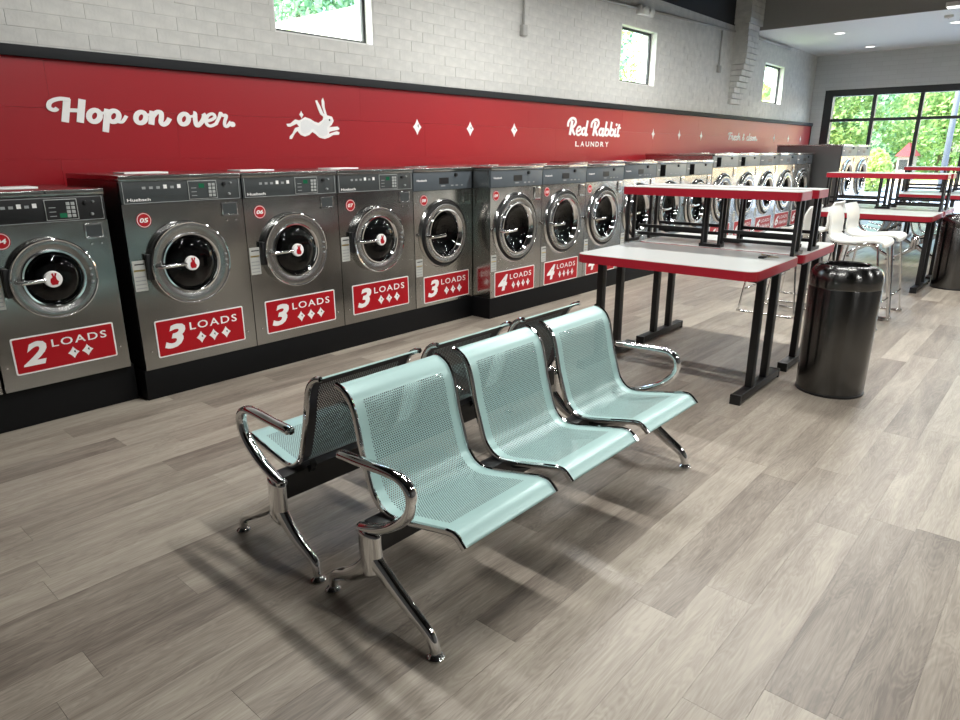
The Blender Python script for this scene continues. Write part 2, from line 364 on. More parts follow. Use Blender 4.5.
# script glyphs: strokes (points, width) in units where x-height = 100
def ell(cx, cy, rx, ry, n=14): return [(cx+rx*math.cos(2*PI*k/n), cy+ry*math.sin(2*PI*k/n)) for k in range(n)]
O_ = ('loop', ell(45, 49, 31, 40), 33)
GL = {
 'o': ([O_, ('s', [(72, 78), (85, 70), (102, 74)], 20)], 96),
 'p': ([('s', [(20, 100), (20, -62)], 38), ('loop', ell(58, 51, 31, 39), 32), ('s', [(84, 16), (112, 14), (134, 58)], 22)], 112),
 'n': ([('s', [(18, 100), (18, 0)], 38), ('s', [(20, 55), (44, 92), (72, 90), (78, 55), (78, 20), (96, 3), (118, 18), (132, 52)], 32)], 118),
 'v': ([('s', [(8, 98), (20, 92), (26, 50), (36, 12), (52, 4), (78, 40), (86, 80), (76, 98)], 32)], 88),
 'e': ([('s', [(10, 38), (50, 50), (76, 72), (60, 97), (30, 88), (13, 50), (24, 14), (54, 2), (94, 24)], 24)], 88),
 'r': ([('s', [(2, 20), (20, 74), (26, 106), (42, 90), (70, 88), (64, 44), (66, 12), (86, 3), (110, 40)], 25)], 102),
 'H': ([('s', [(45, 160), (45, 0)], 40), ('s', [(126, 160), (126, 0)], 40), ('s', [(45, 82), (126, 82)], 26), ('s', [(60, 152), (5, 156), (-42, 132), (-46, 94), (-18, 78), (-2, 92)], 26)], 158),
 'R': ([('s', [(48, 162), (40, 0)], 34), ('s', [(-8, 92), (-10, 142), (30, 184), (84, 180), (104, 140), (80, 96), (46, 88)], 30), ('s', [(58, 88), (84, 36), (116, 2)], 30)], 124),
 'd': ([('loop', ell(42, 46, 28, 38), 28), ('s', [(82, 172), (76, 30), (88, 4), (110, 20)], 30)], 102),
 'a': ([('loop', ell(42, 48, 28, 38), 28), ('s', [(80, 96), (74, 30), (86, 4), (108, 20)], 30)], 98),
 'b': ([('s', [(22, 172), (18, 8)], 30), ('loop', ell(52, 45, 30, 37), 28)], 92),
 'i': ([('s', [(20, 98), (14, 26), (28, 4), (50, 20)], 30), ('dot', [(24, 142)], 17)], 48),
 't': ([('s', [(30, 150), (20, 26), (36, 4), (60, 20)], 30), ('s', [(-2, 102), (62, 106)], 22)], 60),
 'F': ([('s', [(48, 160), (38, 0)], 34), ('s', [(-22, 118), (0, 158), (60, 166), (122, 158)], 28), ('s', [(38, 90), (92, 96)], 24)], 108),
 's': ([('s', [(72, 84), (46, 96), (26, 76), (58, 42), (50, 6), (8, 12)], 28)], 78),
 'h': ([('s', [(18, 172), (18, 0)], 32), ('s', [(20, 55), (44, 92), (72, 90), (78, 55), (78, 20), (96, 3), (118, 18)], 30)], 116),
 'c': ([('s', [(74, 80), (46, 96), (16, 58), (28, 12), (60, 3), (92, 24)], 29)], 88),
 'l': ([('s', [(26, 172), (18, 26), (32, 4), (54, 20)], 30)], 52),
 '&': ([('s', [(98, 8), (34, 118), (48, 148), (72, 126), (20, 62), (22, 16), (52, 2), (98, 58)], 24)], 120),
 '.': ([('dot', [(22, 20)], 22)], 44), ' ': ([], 66)}
def glyph_bm(ch, ox, oz, s, shear, y, thick=.003):
    bm = bmesh.new()
    T = lambda p: Vector((ox+(p[0]+shear*p[1])*s, oz+p[1]*s))
    for k, (kind, pts, w) in enumerate(GL[ch][0]):
        yy = y-.0012*k
        if kind == 'dot':
            c = T(pts[0]); prism(bm, [(c.x+w*s*math.cos(2*PI*j/14), c.y+w*s*math.sin(2*PI*j/14)) for j in range(14)], yy-thick, yy, 'y'); continue
        closed = kind == 'loop'
        pp = catmull([T(p) for p in pts], 3 if closed else 5, closed); m = len(pp); Lf = []; Rt = []
        for i, p in enumerate(pp):
            t = (pp[(i+1) % m]-pp[i-1]) if closed else (pp[min(i+1, m-1)]-pp[max(i-1, 0)])
            t.normalize(); nn = Vector((-t.y, t.x))*w*s/2; Lf.append(p+nn); Rt.append(p-nn)
        va = [[bm.verts.new((q.x, h-.0011*i/m, q.y)) for i, q in enumerate(side)] for side in (Lf, Rt) for h in (yy-thick, yy)]
        for i in range(m if closed else m-1):
            j = (i+1) % m
            bm.faces.new((va[0][i], va[0][j], va[2][j], va[2][i])); bm.faces.new((va[0][i], va[1][i], va[1][j], va[0][j])); bm.faces.new((va[2][i], va[2][j], va[3][j], va[3][i]))
        if not closed:
            for i in (0, m-1): bm.faces.new((va[0][i], va[2][i], va[3][i], va[1][i]))
    return bm
def script_text(root, s, x0, x1, zbase, xh, y, mat, shear=.2):
    adv = [GL[c][1] for c in s]; tot = sum(adv); par = 0; k = (x1-x0)/tot; x = x0; sc = xh/100
    for c, a in zip(s, adv):
        if GL[c][0]:
            # horizontal fit through the advance, vertical size through the x-height
            bm = glyph_bm(c, 0, zbase, sc, shear, y-.0005*par); par = 1-par
            bmesh.ops.scale(bm, vec=(k/sc, 1, 1), verts=bm.verts); bmesh.ops.translate(bm, vec=(x, 0, 0), verts=bm.verts)
            bm_obj('letter', bm, mat, root)
        x += a*k

# ================================================================== THE ROOM
X0, X1, YW, YR = -4.6, 15.5, 1.0, -8.6       # back, far wall, machine wall, opposite wall
ZC, ZP = 3.95, 3.48                          # black deck, top of the grey paint
# ---- floor
floor = struct(boxo('floor', 'screed', None, X0, X1+.25, YR, 1.3, -.12, -.005))
PW, PLN = .16, 1.22
planks = []
row = 0; y = .23
while y > YR:
    off = random.uniform(0, PLN); x = X0-off
    while x < X1:
        a, b = max(x, X0), min(x+PLN, X1+.2)
        if b-a > .03: planks.append((a, b, max(y-PW, YR), y))
        x += PLN
    y -= PW
def wgt(p): return seen_size(((p[0]+p[1])/2, (p[2]+p[3])/2, 0), (p[1]-p[0])*PW*.3*max(.05, 1.433/(Vector(((p[0]+p[1])/2, (p[2]+p[3])/2, 0))-CAM).length))
planks.sort(key=wgt, reverse=True)
pm = {}
def plank_mesh(ln, w):
    key = (round(ln, 3), round(w, 3))
    if key not in pm:
        g = .0003; bm = bmesh.new(); box(bm, -ln/2+g, ln/2-g, -w/2+g, w/2-g, -.0052, 0)
        bmesh.ops.recalc_face_normals(bm, faces=bm.faces)
        me = bpy.data.meshes.new('plank'); bm.to_mesh(me); bm.free(); me.materials.append(MT['plank']); pm[key] = me
    return pm[key]
for a, b, c, d in planks[:300]:
    o = bpy.data.objects.new('plank', plank_mesh(b-a, d-c)); C.objects.link(o); o.parent = floor; o.location = ((a+b)/2, (c+d)/2, 0)
bm = bmesh.new()
for a, b, c, d in planks[300:]: box(bm, a+.0006, b-.0006, c+.0006, d-.0006, -.0052, 0)
tag(bm_obj('far_planks', bm, 'plank_far', floor), None, None, None, 'stuff')
# ---- machine wall with three window openings
WIN = [(1.74, 2.74), (7.02, 8.02), (12.38, 13.48)]; WZ0, WZ1 = 2.34, 3.06; YO = 1.22
bm = bmesh.new(); YB = YW+.0032
box(bm, X0, X1+.25, YB, YO, -.02, WZ0); box(bm, X0, X1+.25, YB, YO, WZ1, ZP)
xs = [X0]+[v for w in WIN for v in w]+[X1+.25]
for i in range(0, len(xs), 2): box(bm, xs[i], xs[i+1], YB, YO, WZ0, WZ1)
wall_left = struct(bm_obj('wall_left', bm, 'wall'))
struct(boxo('wall_left_upper', 'black_paint', None, X0, X1+.25, YW+.004, YO, ZP, ZC+.1))
CH, BL = .09, .30
bricks = []
z = WZ0-CH*4; ci = 0
while z < ZP-.02:
    z1 = min(z+CH, ZP); x = X0-(BL/2 if ci % 2 else 0)
    segs = [(X0, X1)]
    if z1 > WZ0+.001 and z < WZ1-.001:
        segs = [(xs[i], min(xs[i+1], X1)) for i in range(0, len(xs), 2)]
    while x < X1:
        for s0, s1 in segs:
            a, b = max(x, s0), min(x+BL, s1)
            if b-a > .02: bricks.append((a, b, z, z1))
        x += BL
    z += CH; ci += 1
bricks.sort(key=lambda b: seen_size(((b[0]+b[1])/2, YW, (b[2]+b[3])/2), (b[1]-b[0])*CH*(.3 if b[2] < 2.04 else 1)*((lambda v: abs(v.y)/v.length)(Vector(((b[0]+b[1])/2, YW, 2.3))-CAM))), reverse=True)
gm = {}
def brick_mesh(ln, h):
    key = (round(ln, 3), round(h, 3))
    if key not in gm:
        bm = bmesh.new(); box(bm, -ln/2+.0014, ln/2-.0014, 0, .016, -h/2+.0024, h/2-.0024, .0012, 1)
        bmesh.ops.recalc_face_normals(bm, faces=bm.faces)
        me = bpy.data.meshes.new('brick'); bm.to_mesh(me); bm.free(); me.materials.append(MT['brick']); gm[key] = me
    return gm[key]
for a, b, c, d in bricks[:300]:
    o = bpy.data.objects.new('brick', brick_mesh(b-a, d-c)); C.objects.link(o); o.parent = wall_left; o.location = ((a+b)/2, YW+random.uniform(-.0012, .0018), (c+d)/2)
bm = bmesh.new()
for a, b, c, d in bricks[300:]:
    j = random.uniform(-.0012, .0018); box(bm, a+.0014, b-.0014, YW+j, YW+.016, c+.0024, d-.0024)
tag(bm_obj('far_bricks', bm, 'brick', wall_left), None, None, None, 'stuff')
# windows in the machine wall
for i, (a, b) in enumerate(WIN):
    w = sempty('window_%d' % (i+1), (a, YW, WZ0)); W_ = b-a; H_ = WZ1-WZ0
    bm = bmesh.new()   # white plaster reveal lining
    t = .012
    box(bm, 0, W_, .002, .215, 0, t); box(bm, 0, W_, .002, .215, H_-t, H_); box(bm, 0, t, .002, .215, t, H_-t); box(bm, W_-t, W_, .002, .215, t, H_-t)
    bm_obj('reveal', bm, 'white_trim', w)
    bm = bmesh.new(); f = .03
    box(bm, t, W_-t, .09, .12, t, t+f); box(bm, t, W_-t, .09, .12, H_-t-f, H_-t); box(bm, t, t+f, .09, .12, t+f, H_-t-f); box(bm, W_-t-f, W_-t, .09, .12, t+f, H_-t-f)
    bm_obj('window_frame', bm, 'dark_al', w)
    boxo('pane', 'glass', w, t+f, W_-t-f, 0.103, .108, t+f, H_-t-f)
# red panelling in 305 mm boards with a black ledge on top
RY, RX1 = .90, 15.34
red = [(-5.0, .81, 0), (.81, 3.25, 0), (3.25, 5.44, 0), (5.44, 6.99, 0), (6.99, 8.9, 0), (8.9, 10.63, 0), (10.63, 13.09, 0), (13.09, RX1, 0)]
cuts = [[.03, 2.47, 4.9, 6.99, 9.43, 10.63, 13.09], [.81, 3.25, 5.44, 7.9, 10.1, 12.5], [.03, 2.47, 5.44, 6.99, 9.43, 11.9, 14.3]]
zz = [1.985, 1.70, 1.395, 1.09]
for r_ in range(3):
    ed = [X0]+cuts[r_]+[RX1]
    for a, b in zip(ed[:-1], ed[1:]):
        boxo('red_panel', 'red_panel', wall_left, a+.0006, b-.0006, RY+random.uniform(0, .0008), RY+.02, zz[r_+1]+.0008, zz[r_]-.0008)
bm = bmesh.new(); box(bm, X0, RX1, RY+.018, YB, .9, 1.985); bm_obj('furring', bm, 'sign_red', wall_left)
struct(boxo('trim_1', 'trim_black', None, X0, RX1+.02, RY-.035, YW, 1.982, 2.045, .004))
struct(boxo('trim_2', 'trim_black', None, RX1, RX1+.03, RY-.01, YW, .9, 1.981))
# other walls
struct(boxo('wall_back', 'wall_dark', None, X0-.2, X0, YR-.2, YO, -.02, ZC+.1))
struct(boxo('wall_right', 'wall_dark', None, X0, X1+.25, YR-.2, YR, -.02, ZC+.1))
# far wall with the shop window
SY0, SY1, SZ = .74, -7.4, 2.73
bm = bmesh.new()
box(bm, X1, X1+.25, SY0, YB, -.02, ZC+.1); box(bm, X1, X1+.25, YR, SY1, -.02, ZC+.1); box(bm, X1, X1+.25, SY1, SY0, SZ, ZC+.1)
wall_far = struct(bm_obj('wall_far', bm, 'wall_tile'))
w4 = sempty('window_4', (X1, 0, 0))
bm = bmesh.new()
box(bm, .02, .20, SY0-.17, SY0, 0, SZ); box(bm, .02, .20, SY1, SY1+.17, 0, SZ); box(bm, .02, .20, SY1+.17, SY0-.17, SZ-.135, SZ); box(bm, .02, .20, SY1+.17, SY0-.17, 0, .10)
bm_obj('window_frame', bm, 'dark_al', w4)
ys = [SY0-.17]; yy = -.25
while yy > SY1+.4:
    boxo('mullion', 'dark_al', w4, .05, .17, yy-.035, yy+.035, .10, SZ-.135); ys += [yy]; yy -= .87
ys.append(SY1+.17)
zs = [.10, .92, 2.10, SZ-.135]
for a, b in zip(ys[:-1], ys[1:]):
    a2, b2 = a-(.035 if a != ys[0] else 0), b+(.035 if b != ys[-1] else 0)
    for zz_ in (2.10,): boxo('transom', 'dark_al', w4, .06, .16, b2, a2, zz_-.03, zz_+.03)
    boxo('pane', 'glass', w4, .105, .112, b2, a2, .10, 2.07); boxo('pane', 'glass', w4, .105, .112, b2, a2, 2.13, SZ-.135)
# ceiling deck, soffit
struct(boxo('ceiling', 'ceiling_black', None, X0-.2, 11.4, YR-.2, YO, ZC, ZC+.1))
bm = bmesh.new(); box(bm, 11.35, X1+.25, YR, YW+.003, 3.45, 3.47); box(bm, 11.40, X1+.25, YR, YW+.003, 3.47, ZC+.1)
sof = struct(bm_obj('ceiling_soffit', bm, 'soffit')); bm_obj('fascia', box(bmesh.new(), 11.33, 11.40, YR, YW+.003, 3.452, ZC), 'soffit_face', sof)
# corbelled brick pilaster carrying the beam
pil = sempty('pilaster_1', (10.75, YW, 2.2))
prof = [(2.24, .945), (2.33, .93), (2.42, .905), (2.51, .87), (2.60, .835), (2.69, .805), (2.78, .78), (2.87, .76), (2.96, .75), (3.05, .75), (3.14, .75), (3.23, .755), (3.32, .76), (3.41, .76)]
for k, (zc_, yf) in enumerate(prof):
    for j in range(2):
        x0_ = 0 if j == 0 else (.2 if k % 2 else .3)
        x1_ = .5 if j else (.2 if k % 2 else .3)
        boxo('brick', 'brick', pil, x0_+.004, x1_-.004, yf-YW, .012, zc_-2.2+.004, zc_-2.2+CH-.004)
bm = bmesh.new(); box(bm, .006, .494, -.20, .012, 2.95-2.2, 3.5-2.2); bm_obj('core', bm, 'wall', pil)
for k in range(5):
    for j in range(2):
        x0_ = 0 if j == 0 else (.2 if k % 2 else .3); x1_ = .56 if j else (.2 if k % 2 else .3)
        boxo('brick', 'brick', pil, x0_-.03+.003, x1_-.003, -.27, .004, 3.5-2.2+k*CH+.003, 3.5-2.2+(k+1)*CH-.003)

# ---- ceiling lamps: linear pendants across the room, hung under the black deck
LZ = 3.30
lamp_proto = None
def make_lamp():
    t = thing('pendant_lamp', 'slim white linear lamp hanging crosswise under the black ceiling', 'lamp', (0, 0, LZ), 0, 'linear lamps under the black ceiling')
    boxo('housing', 'white_trim', t, -.06, .06, -.65, .65, .012, .07, .008)
    boxo('diffuser', 'lamp', t, -.05, .05, -.63, .63, .0, .012)
    for s in (-1, 1):
        bm = bmesh.new(); tube(bm, [(0, s*.5, .07), (0, s*.5, ZC-LZ)], .003, 6); bm_obj('wire', bm, 'black_metal', t)
    return t
for lx in (.75, 3.9, 7.05, 10.3):
    for ly in (-1.0, -2.75, -6.2):
        if lx > 10 and ly > -2: continue
        if lamp_proto is None: lamp_proto = t = make_lamp()
        else: t = copy_tree(lamp_proto)
        t.location = (lx, ly, LZ)
        ld = bpy.data.lights.new('lamp_light', 'AREA'); ld.shape = 'RECTANGLE'; ld.size = .10; ld.size_y = 1.26; ld.energy = LAMP_W; ld.color = (1, .985, .955)
        lo = bpy.data.objects.new('lamp_light', ld); C.objects.link(lo); lo.parent = t; lo.location = (0, 0, -.004)
# recessed downlights of the soffit
for k, (lx, ly) in enumerate([(12.53, -.19), (14.67, -.21), (12.65, -1.91), (14.63, -1.92), (12.65, -3.6), (14.63, -3.6)]):
    d = thing('downlight', 'round recessed downlight shining in the white soffit', 'light', (lx, ly, 3.45), 0, 'downlights in the soffit')
    bm_obj('ring', lathe(bmesh.new(), [(.085, 0), (.11, -.001), (.112, -.006), (.085, -.008), (.085, 0)], 24), 'white_trim', d, smooth='e')
    bm_obj('lens', lathe(bmesh.new(), [(.084, -.003), (0, -.003)], 24), 'lamp', d)
    ld = bpy.data.lights.new('down_light', 'SPOT'); ld.energy = 120; ld.spot_size = math.radians(110); ld.spot_blend = .8; ld.shadow_soft_size = .07; ld.color = (1, .95, .86)
    lo = bpy.data.objects.new('down_light', ld); C.objects.link(lo); lo.parent = d; lo.location = (0, 0, -.02)
sd = thing('smoke_detector', 'small round white smoke detector on the soffit', 'detector', (11.9, -1.9, 3.45))
bm_obj('body', lathe(bmesh.new(), [(0, -.045), (.04, -.045), (.06, -.03), (.065, 0), (0, 0)], 20), 'white_trim', sd, smooth='e'); bm_obj('led', lathe(bmesh.new(), [(0, -.05), (.008, -.045), (.008, -.04)], 8), 'mark', sd)
# conduits, boxes and emergency light on the machine wall
def conduit(pts, r, label):
    return tag(bm_obj('conduit_pipe', tube(bmesh.new(), pts, r, 8), 'conduit', smooth='all'), label, 'pipe')
conduit([(7.77, .972, 3.30), (10.72, .972, 3.385)], .018, 'long grey conduit running along the brick wall above the windows')
conduit([(4.92, .972, 3.20), (7.35, .972, 3.28)], .018, 'thin grey conduit leading to the emergency light from the vertical drop')
conduit([(11.27, .96, 3.40), (13.5, .96, 3.40)], .025, 'short grey conduit on the brick wall under the soffit')
def boxed_conduit(x, z0, z1, label):
    t = thing('conduit_drop', label, 'pipe', (x, YW, z0))
    bm_obj('pipe', tube(bmesh.new(), [(0, -.022, .1), (0, -.022, z1-z0)], .014, 8), 'conduit', t, smooth='all')
    b = boxo('outlet_box', 'conduit', t, -.04, .04, -.05, .003, 0, .11, .005); boxo('cover', 'conduit', b, -.03, .03, -.054, -.05, .015, .095)
boxed_conduit(4.88, 2.66, 3.47, 'vertical conduit ending in a grey box beside the long window gap')
boxed_conduit(10.2, 2.70, 3.34, 'vertical conduit ending in a grey box beside the brick pilaster')
el = thing('emergency_light', 'white emergency light box with lens on the brick wall', 'light', (7.56, YW, 3.21))
boxo('housing', 'white_trim', el, -.19, .19, -.07, .004, 0, .11, .012); 
for s in (-1, 1): bm_obj('lamp_head', lathe(bmesh.new(), [(0, -.12), (.045, -.11), (.05, -.085), (.03, -.068)], 16, 'y', (s*.09, 0, .055)), 'white_trim', el, smooth='e')

# ---- lettering and emblems on the red panels
LY = RY-.0005
t = thing('wall_lettering', 'white script lettering reading Hop on over on the red panels', 'lettering', (0, 0, 0))
script_text(t, 'Hop on over.', .045, 1.255, 1.620, .088, LY, 'white', .2)
t = thing('wall_lettering', 'white lettering reading Red Rabbit Laundry on the red panels', 'lettering', (0, 0, 0))
script_text(t, 'Red Rabbit', 5.68, 6.93, 1.637, .105, LY, 'white', .16)
v_, f_ = None, None
for k, ch in enumerate('LAUNDRY'):
    x0_ = 5.865+k*.1185; text_obj('letter', ch, 'white', t, x0_, x0_+.085, 1.503, 1.565, LY-.002, 0, .02)
t = thing('wall_lettering', 'white script lettering reading Fresh and clean on the red panels', 'lettering', (0, 0, 0))
script_text(t, 'Fresh & clean.', 10.68, 12.10, 1.638, .072, LY, 'white', .15)
RAB = [(1.704, 1.655), (1.743, 1.659), (1.79, 1.691), (1.829, 1.684), (1.85, 1.693), (1.887, 1.712), (1.936, 1.7), (1.975, 1.679), (2.016, 1.67), (2.06, 1.696), (2.068, 1.72), (2.038, 1.74), (2.016, 1.788), (1.998, 1.843), (2.016, 1.848), (2.043, 1.805), (2.07, 1.749), (2.082, 1.74), (2.061, 1.806), (2.061, 1.846), (2.077, 1.87), (2.088, 1.84), (2.089, 1.791), (2.106, 1.734), (2.158, 1.724), (2.172, 1.691), (2.148, 1.657), (2.119, 1.639), (2.207, 1.647), (2.228, 1.634), (2.221, 1.621), (2.16, 1.611), (2.122, 1.602), (2.115, 1.587), (2.198, 1.609), (2.227, 1.6), (2.218, 1.58), (2.157, 1.577), (2.112, 1.556), (2.069, 1.544), (2.016, 1.554), (1.977, 1.583), (1.948, 1.598), (1.914, 1.573), (1.873, 1.561), (1.833, 1.572), (1.802, 1.604), (1.774, 1.579), (1.746, 1.539), (1.722, 1.54), (1.729, 1.562), (1.755, 1.583), (1.784, 1.627), (1.824, 1.636), (1.802, 1.658), (1.74, 1.633), (1.714, 1.635)]
t = thing('rabbit_emblem', 'white running rabbit emblem on the red panels', 'emblem', (0, 0, 0))
flat_poly('silhouette', RAB, 'white', t, LY, .003)
cx_, cz_ = 1.965, 1.635
inner = [(1.845, 1.672), (1.885, 1.693), (1.93, 1.682), (1.985, 1.655), (2.03, 1.652), (2.085, 1.70), (2.14, 1.706), (2.152, 1.688), (2.10, 1.64), (2.10, 1.59), (2.065, 1.566), (2.02, 1.575), (1.955, 1.622), (1.915, 1.596), (1.87, 1.582), (1.84, 1.60), (1.84, 1.64)]
flat_poly('speckled_body', [tuple(p) for p in catmull(inner, 3, True)], 'rabbit', t, LY-.003, .001)
flat_poly('tail', star4(1.853, 1.729, .022, .030, .15), 'white', t, LY, .003)
flat_poly('eye', [(2.128+.008*math.cos(a*PI/4), 1.697+.009*math.sin(a*PI/4)) for a in range(8)], 'mark', t, LY-.004, .0006)
for x_, zc_, hw, big in [(3.148, 1.666, .056, 1), (3.903, 1.666, .056, 1), (4.635, 1.670, .056, 1), (7.90, 1.687, .05, 0), (8.755, 1.687, .05, 0), (9.56, 1.686, .05, 0), (13.03, 1.70, .05, 0), (13.9, 1.70, .05, 0), (14.7, 1.70, .05, 0)]:
    grp = 'diamonds between rabbit and shop name' if big else ('diamonds after the shop name' if x_ < 10 else 'diamonds at the far end of the red wall')
    lab = {'diamonds between rabbit and shop name': 'white four-pointed diamond between the rabbit emblem and Red Rabbit lettering', 'diamonds after the shop name': 'white sparkle between the Red Rabbit and Fresh and clean lettering', 'diamonds at the far end of the red wall': 'faint white sparkle beyond the Fresh and clean lettering'}[grp]
    t = thing('wall_diamond', lab, 'emblem', (x_, LY, zc_), 0, grp)
    flat_poly('star', star4(0, 0, hw, .072, .14 if big else .3), 'white', t, 0, .003)
    if big: flat_poly('mark', [(.004, .004), (.022, -.006), (.016, .026), (.006, .022)], 'mark', t, -.003, .0006)

# ================================================================== WASHERS
def holed_panel(bm, W, z0, z1, cx, cz, r, y, n=48, th=.02):
    """flat front with a round hole and folded edges"""
    inner = []; outer = []
    for k in range(n):
        a = 2*PI*k/n; c, s = math.cos(a), math.sin(a)
        tx = ((W-.002-cx)/c if c > 1e-9 else ((.002-cx)/c if c < -1e-9 else 1e9)); tz = ((z1-cz)/s if s > 1e-9 else ((z0-cz)/s if s < -1e-9 else 1e9))
        tt = min(tx, tz); inner.append(bm.verts.new((cx+r*c, y, cz+r*s))); outer.append([a, cx+tt*c, cz+tt*s])
    # snap the closest outer points onto the four corners
    for X_, Z_ in ((.002, z0), (W-.002, z0), (.002, z1), (W-.002, z1)):
        o = min(outer, key=lambda q: (q[1]-X_)**2+(q[2]-Z_)**2); o[1], o[2] = X_, Z_
    ov = [bm.verts.new((q[1], y, q[2])) for q in outer]; bv = [bm.verts.new((q[1], y+th, q[2])) for q in outer]
    for k in range(n):
        j = (k+1) % n
        bm.faces.new((inner[k], inner[j], ov[j], ov[k])); bm.faces.new((ov[k], ov[j], bv[j], bv[k]))
    return bm
SIT = [(-.010, -.026), (.014, -.026), (.020, -.012), (.012, .0), (.010, .012), (.016, .028), (.008, .030), (.004, .014), (.000, .030), (-.008, .028), (-.004, .010), (-.014, .004), (-.016, -.012)]
def load_sign(parent, x0, x1, z0, z1, num, yp):
    w, h = x1-x0, z1-z0
    s = bm_obj('load_sign', prism(bmesh.new(), rrect(x0, x1, z0, z1, .010, 3), yp-.0025, yp), 'white', parent); s['label'] = 'red sign reading %d LOADS with white border' % num
    b = .008
    flat_poly('red_field', rrect(x0+b, x1-b, z0+b, z1-b, .006, 3), 'sign_red', s, yp-.0024, .0008)
    yy = yp-.0040
    text_obj('digit', str(num), 'white', s, x0+.075*w, x0+.315*w, z0+.20*h, z0+.84*h, yy, .28, .035)
    text_obj('lettering', 'LOADS', 'white', s, x0+.365*w, x0+.915*w, z0+.60*h, z0+.81*h, yy, 0, .012, 1.22)
    n = num
    fr = {2: (.56, .70), 3: (.48, .625, .77), 4: (.455, .58, .705, .83)}.get(n, [.40+.098*k for k in range(n)])
    hw = {2: .058, 3: .056, 4: .045}.get(n, .036)*w
    for f_ in fr:
        cx, cz = x0+f_*w, z0+.345*h
        d = bm_obj('diamond', prism(bmesh.new(), star4(cx, cz, hw, .165*h, .13), yy-.0006, yy), 'white', s)
    bm = bmesh.new()
    for f_ in fr:
        cx, cz = x0+f_*w, z0+.345*h
        prism(bm, [(cx+.001, cz+.002), (cx+.011, cz-.004), (cx+.009, cz+.012), (cx+.003, cz+.010)], yy-.0012, yy-.0006)
    bm_obj('diamond_marks', bm, 'mark', s)
def badge(parent, cx, cz, num, yp, r=.043):
    b = bm_obj('number_badge', lathe(bmesh.new(), [(0, yp-.002), (r, yp-.002), (r, yp)], 24, 'y', (cx, 0, cz)), 'sign_red', parent); b['label'] = 'round red badge numbered %s' % num
    bm_obj('ring', lathe(bmesh.new(), [(r*.85, yp-.0028), (r*.92, yp-.0028)], 24, 'y', (cx, 0, cz)), 'white', b)
    text_obj('digits', num, 'white', b, cx-r*.56, cx+r*.56, cz-r*.30, cz+r*.30, yp-.0028, .15, .03)
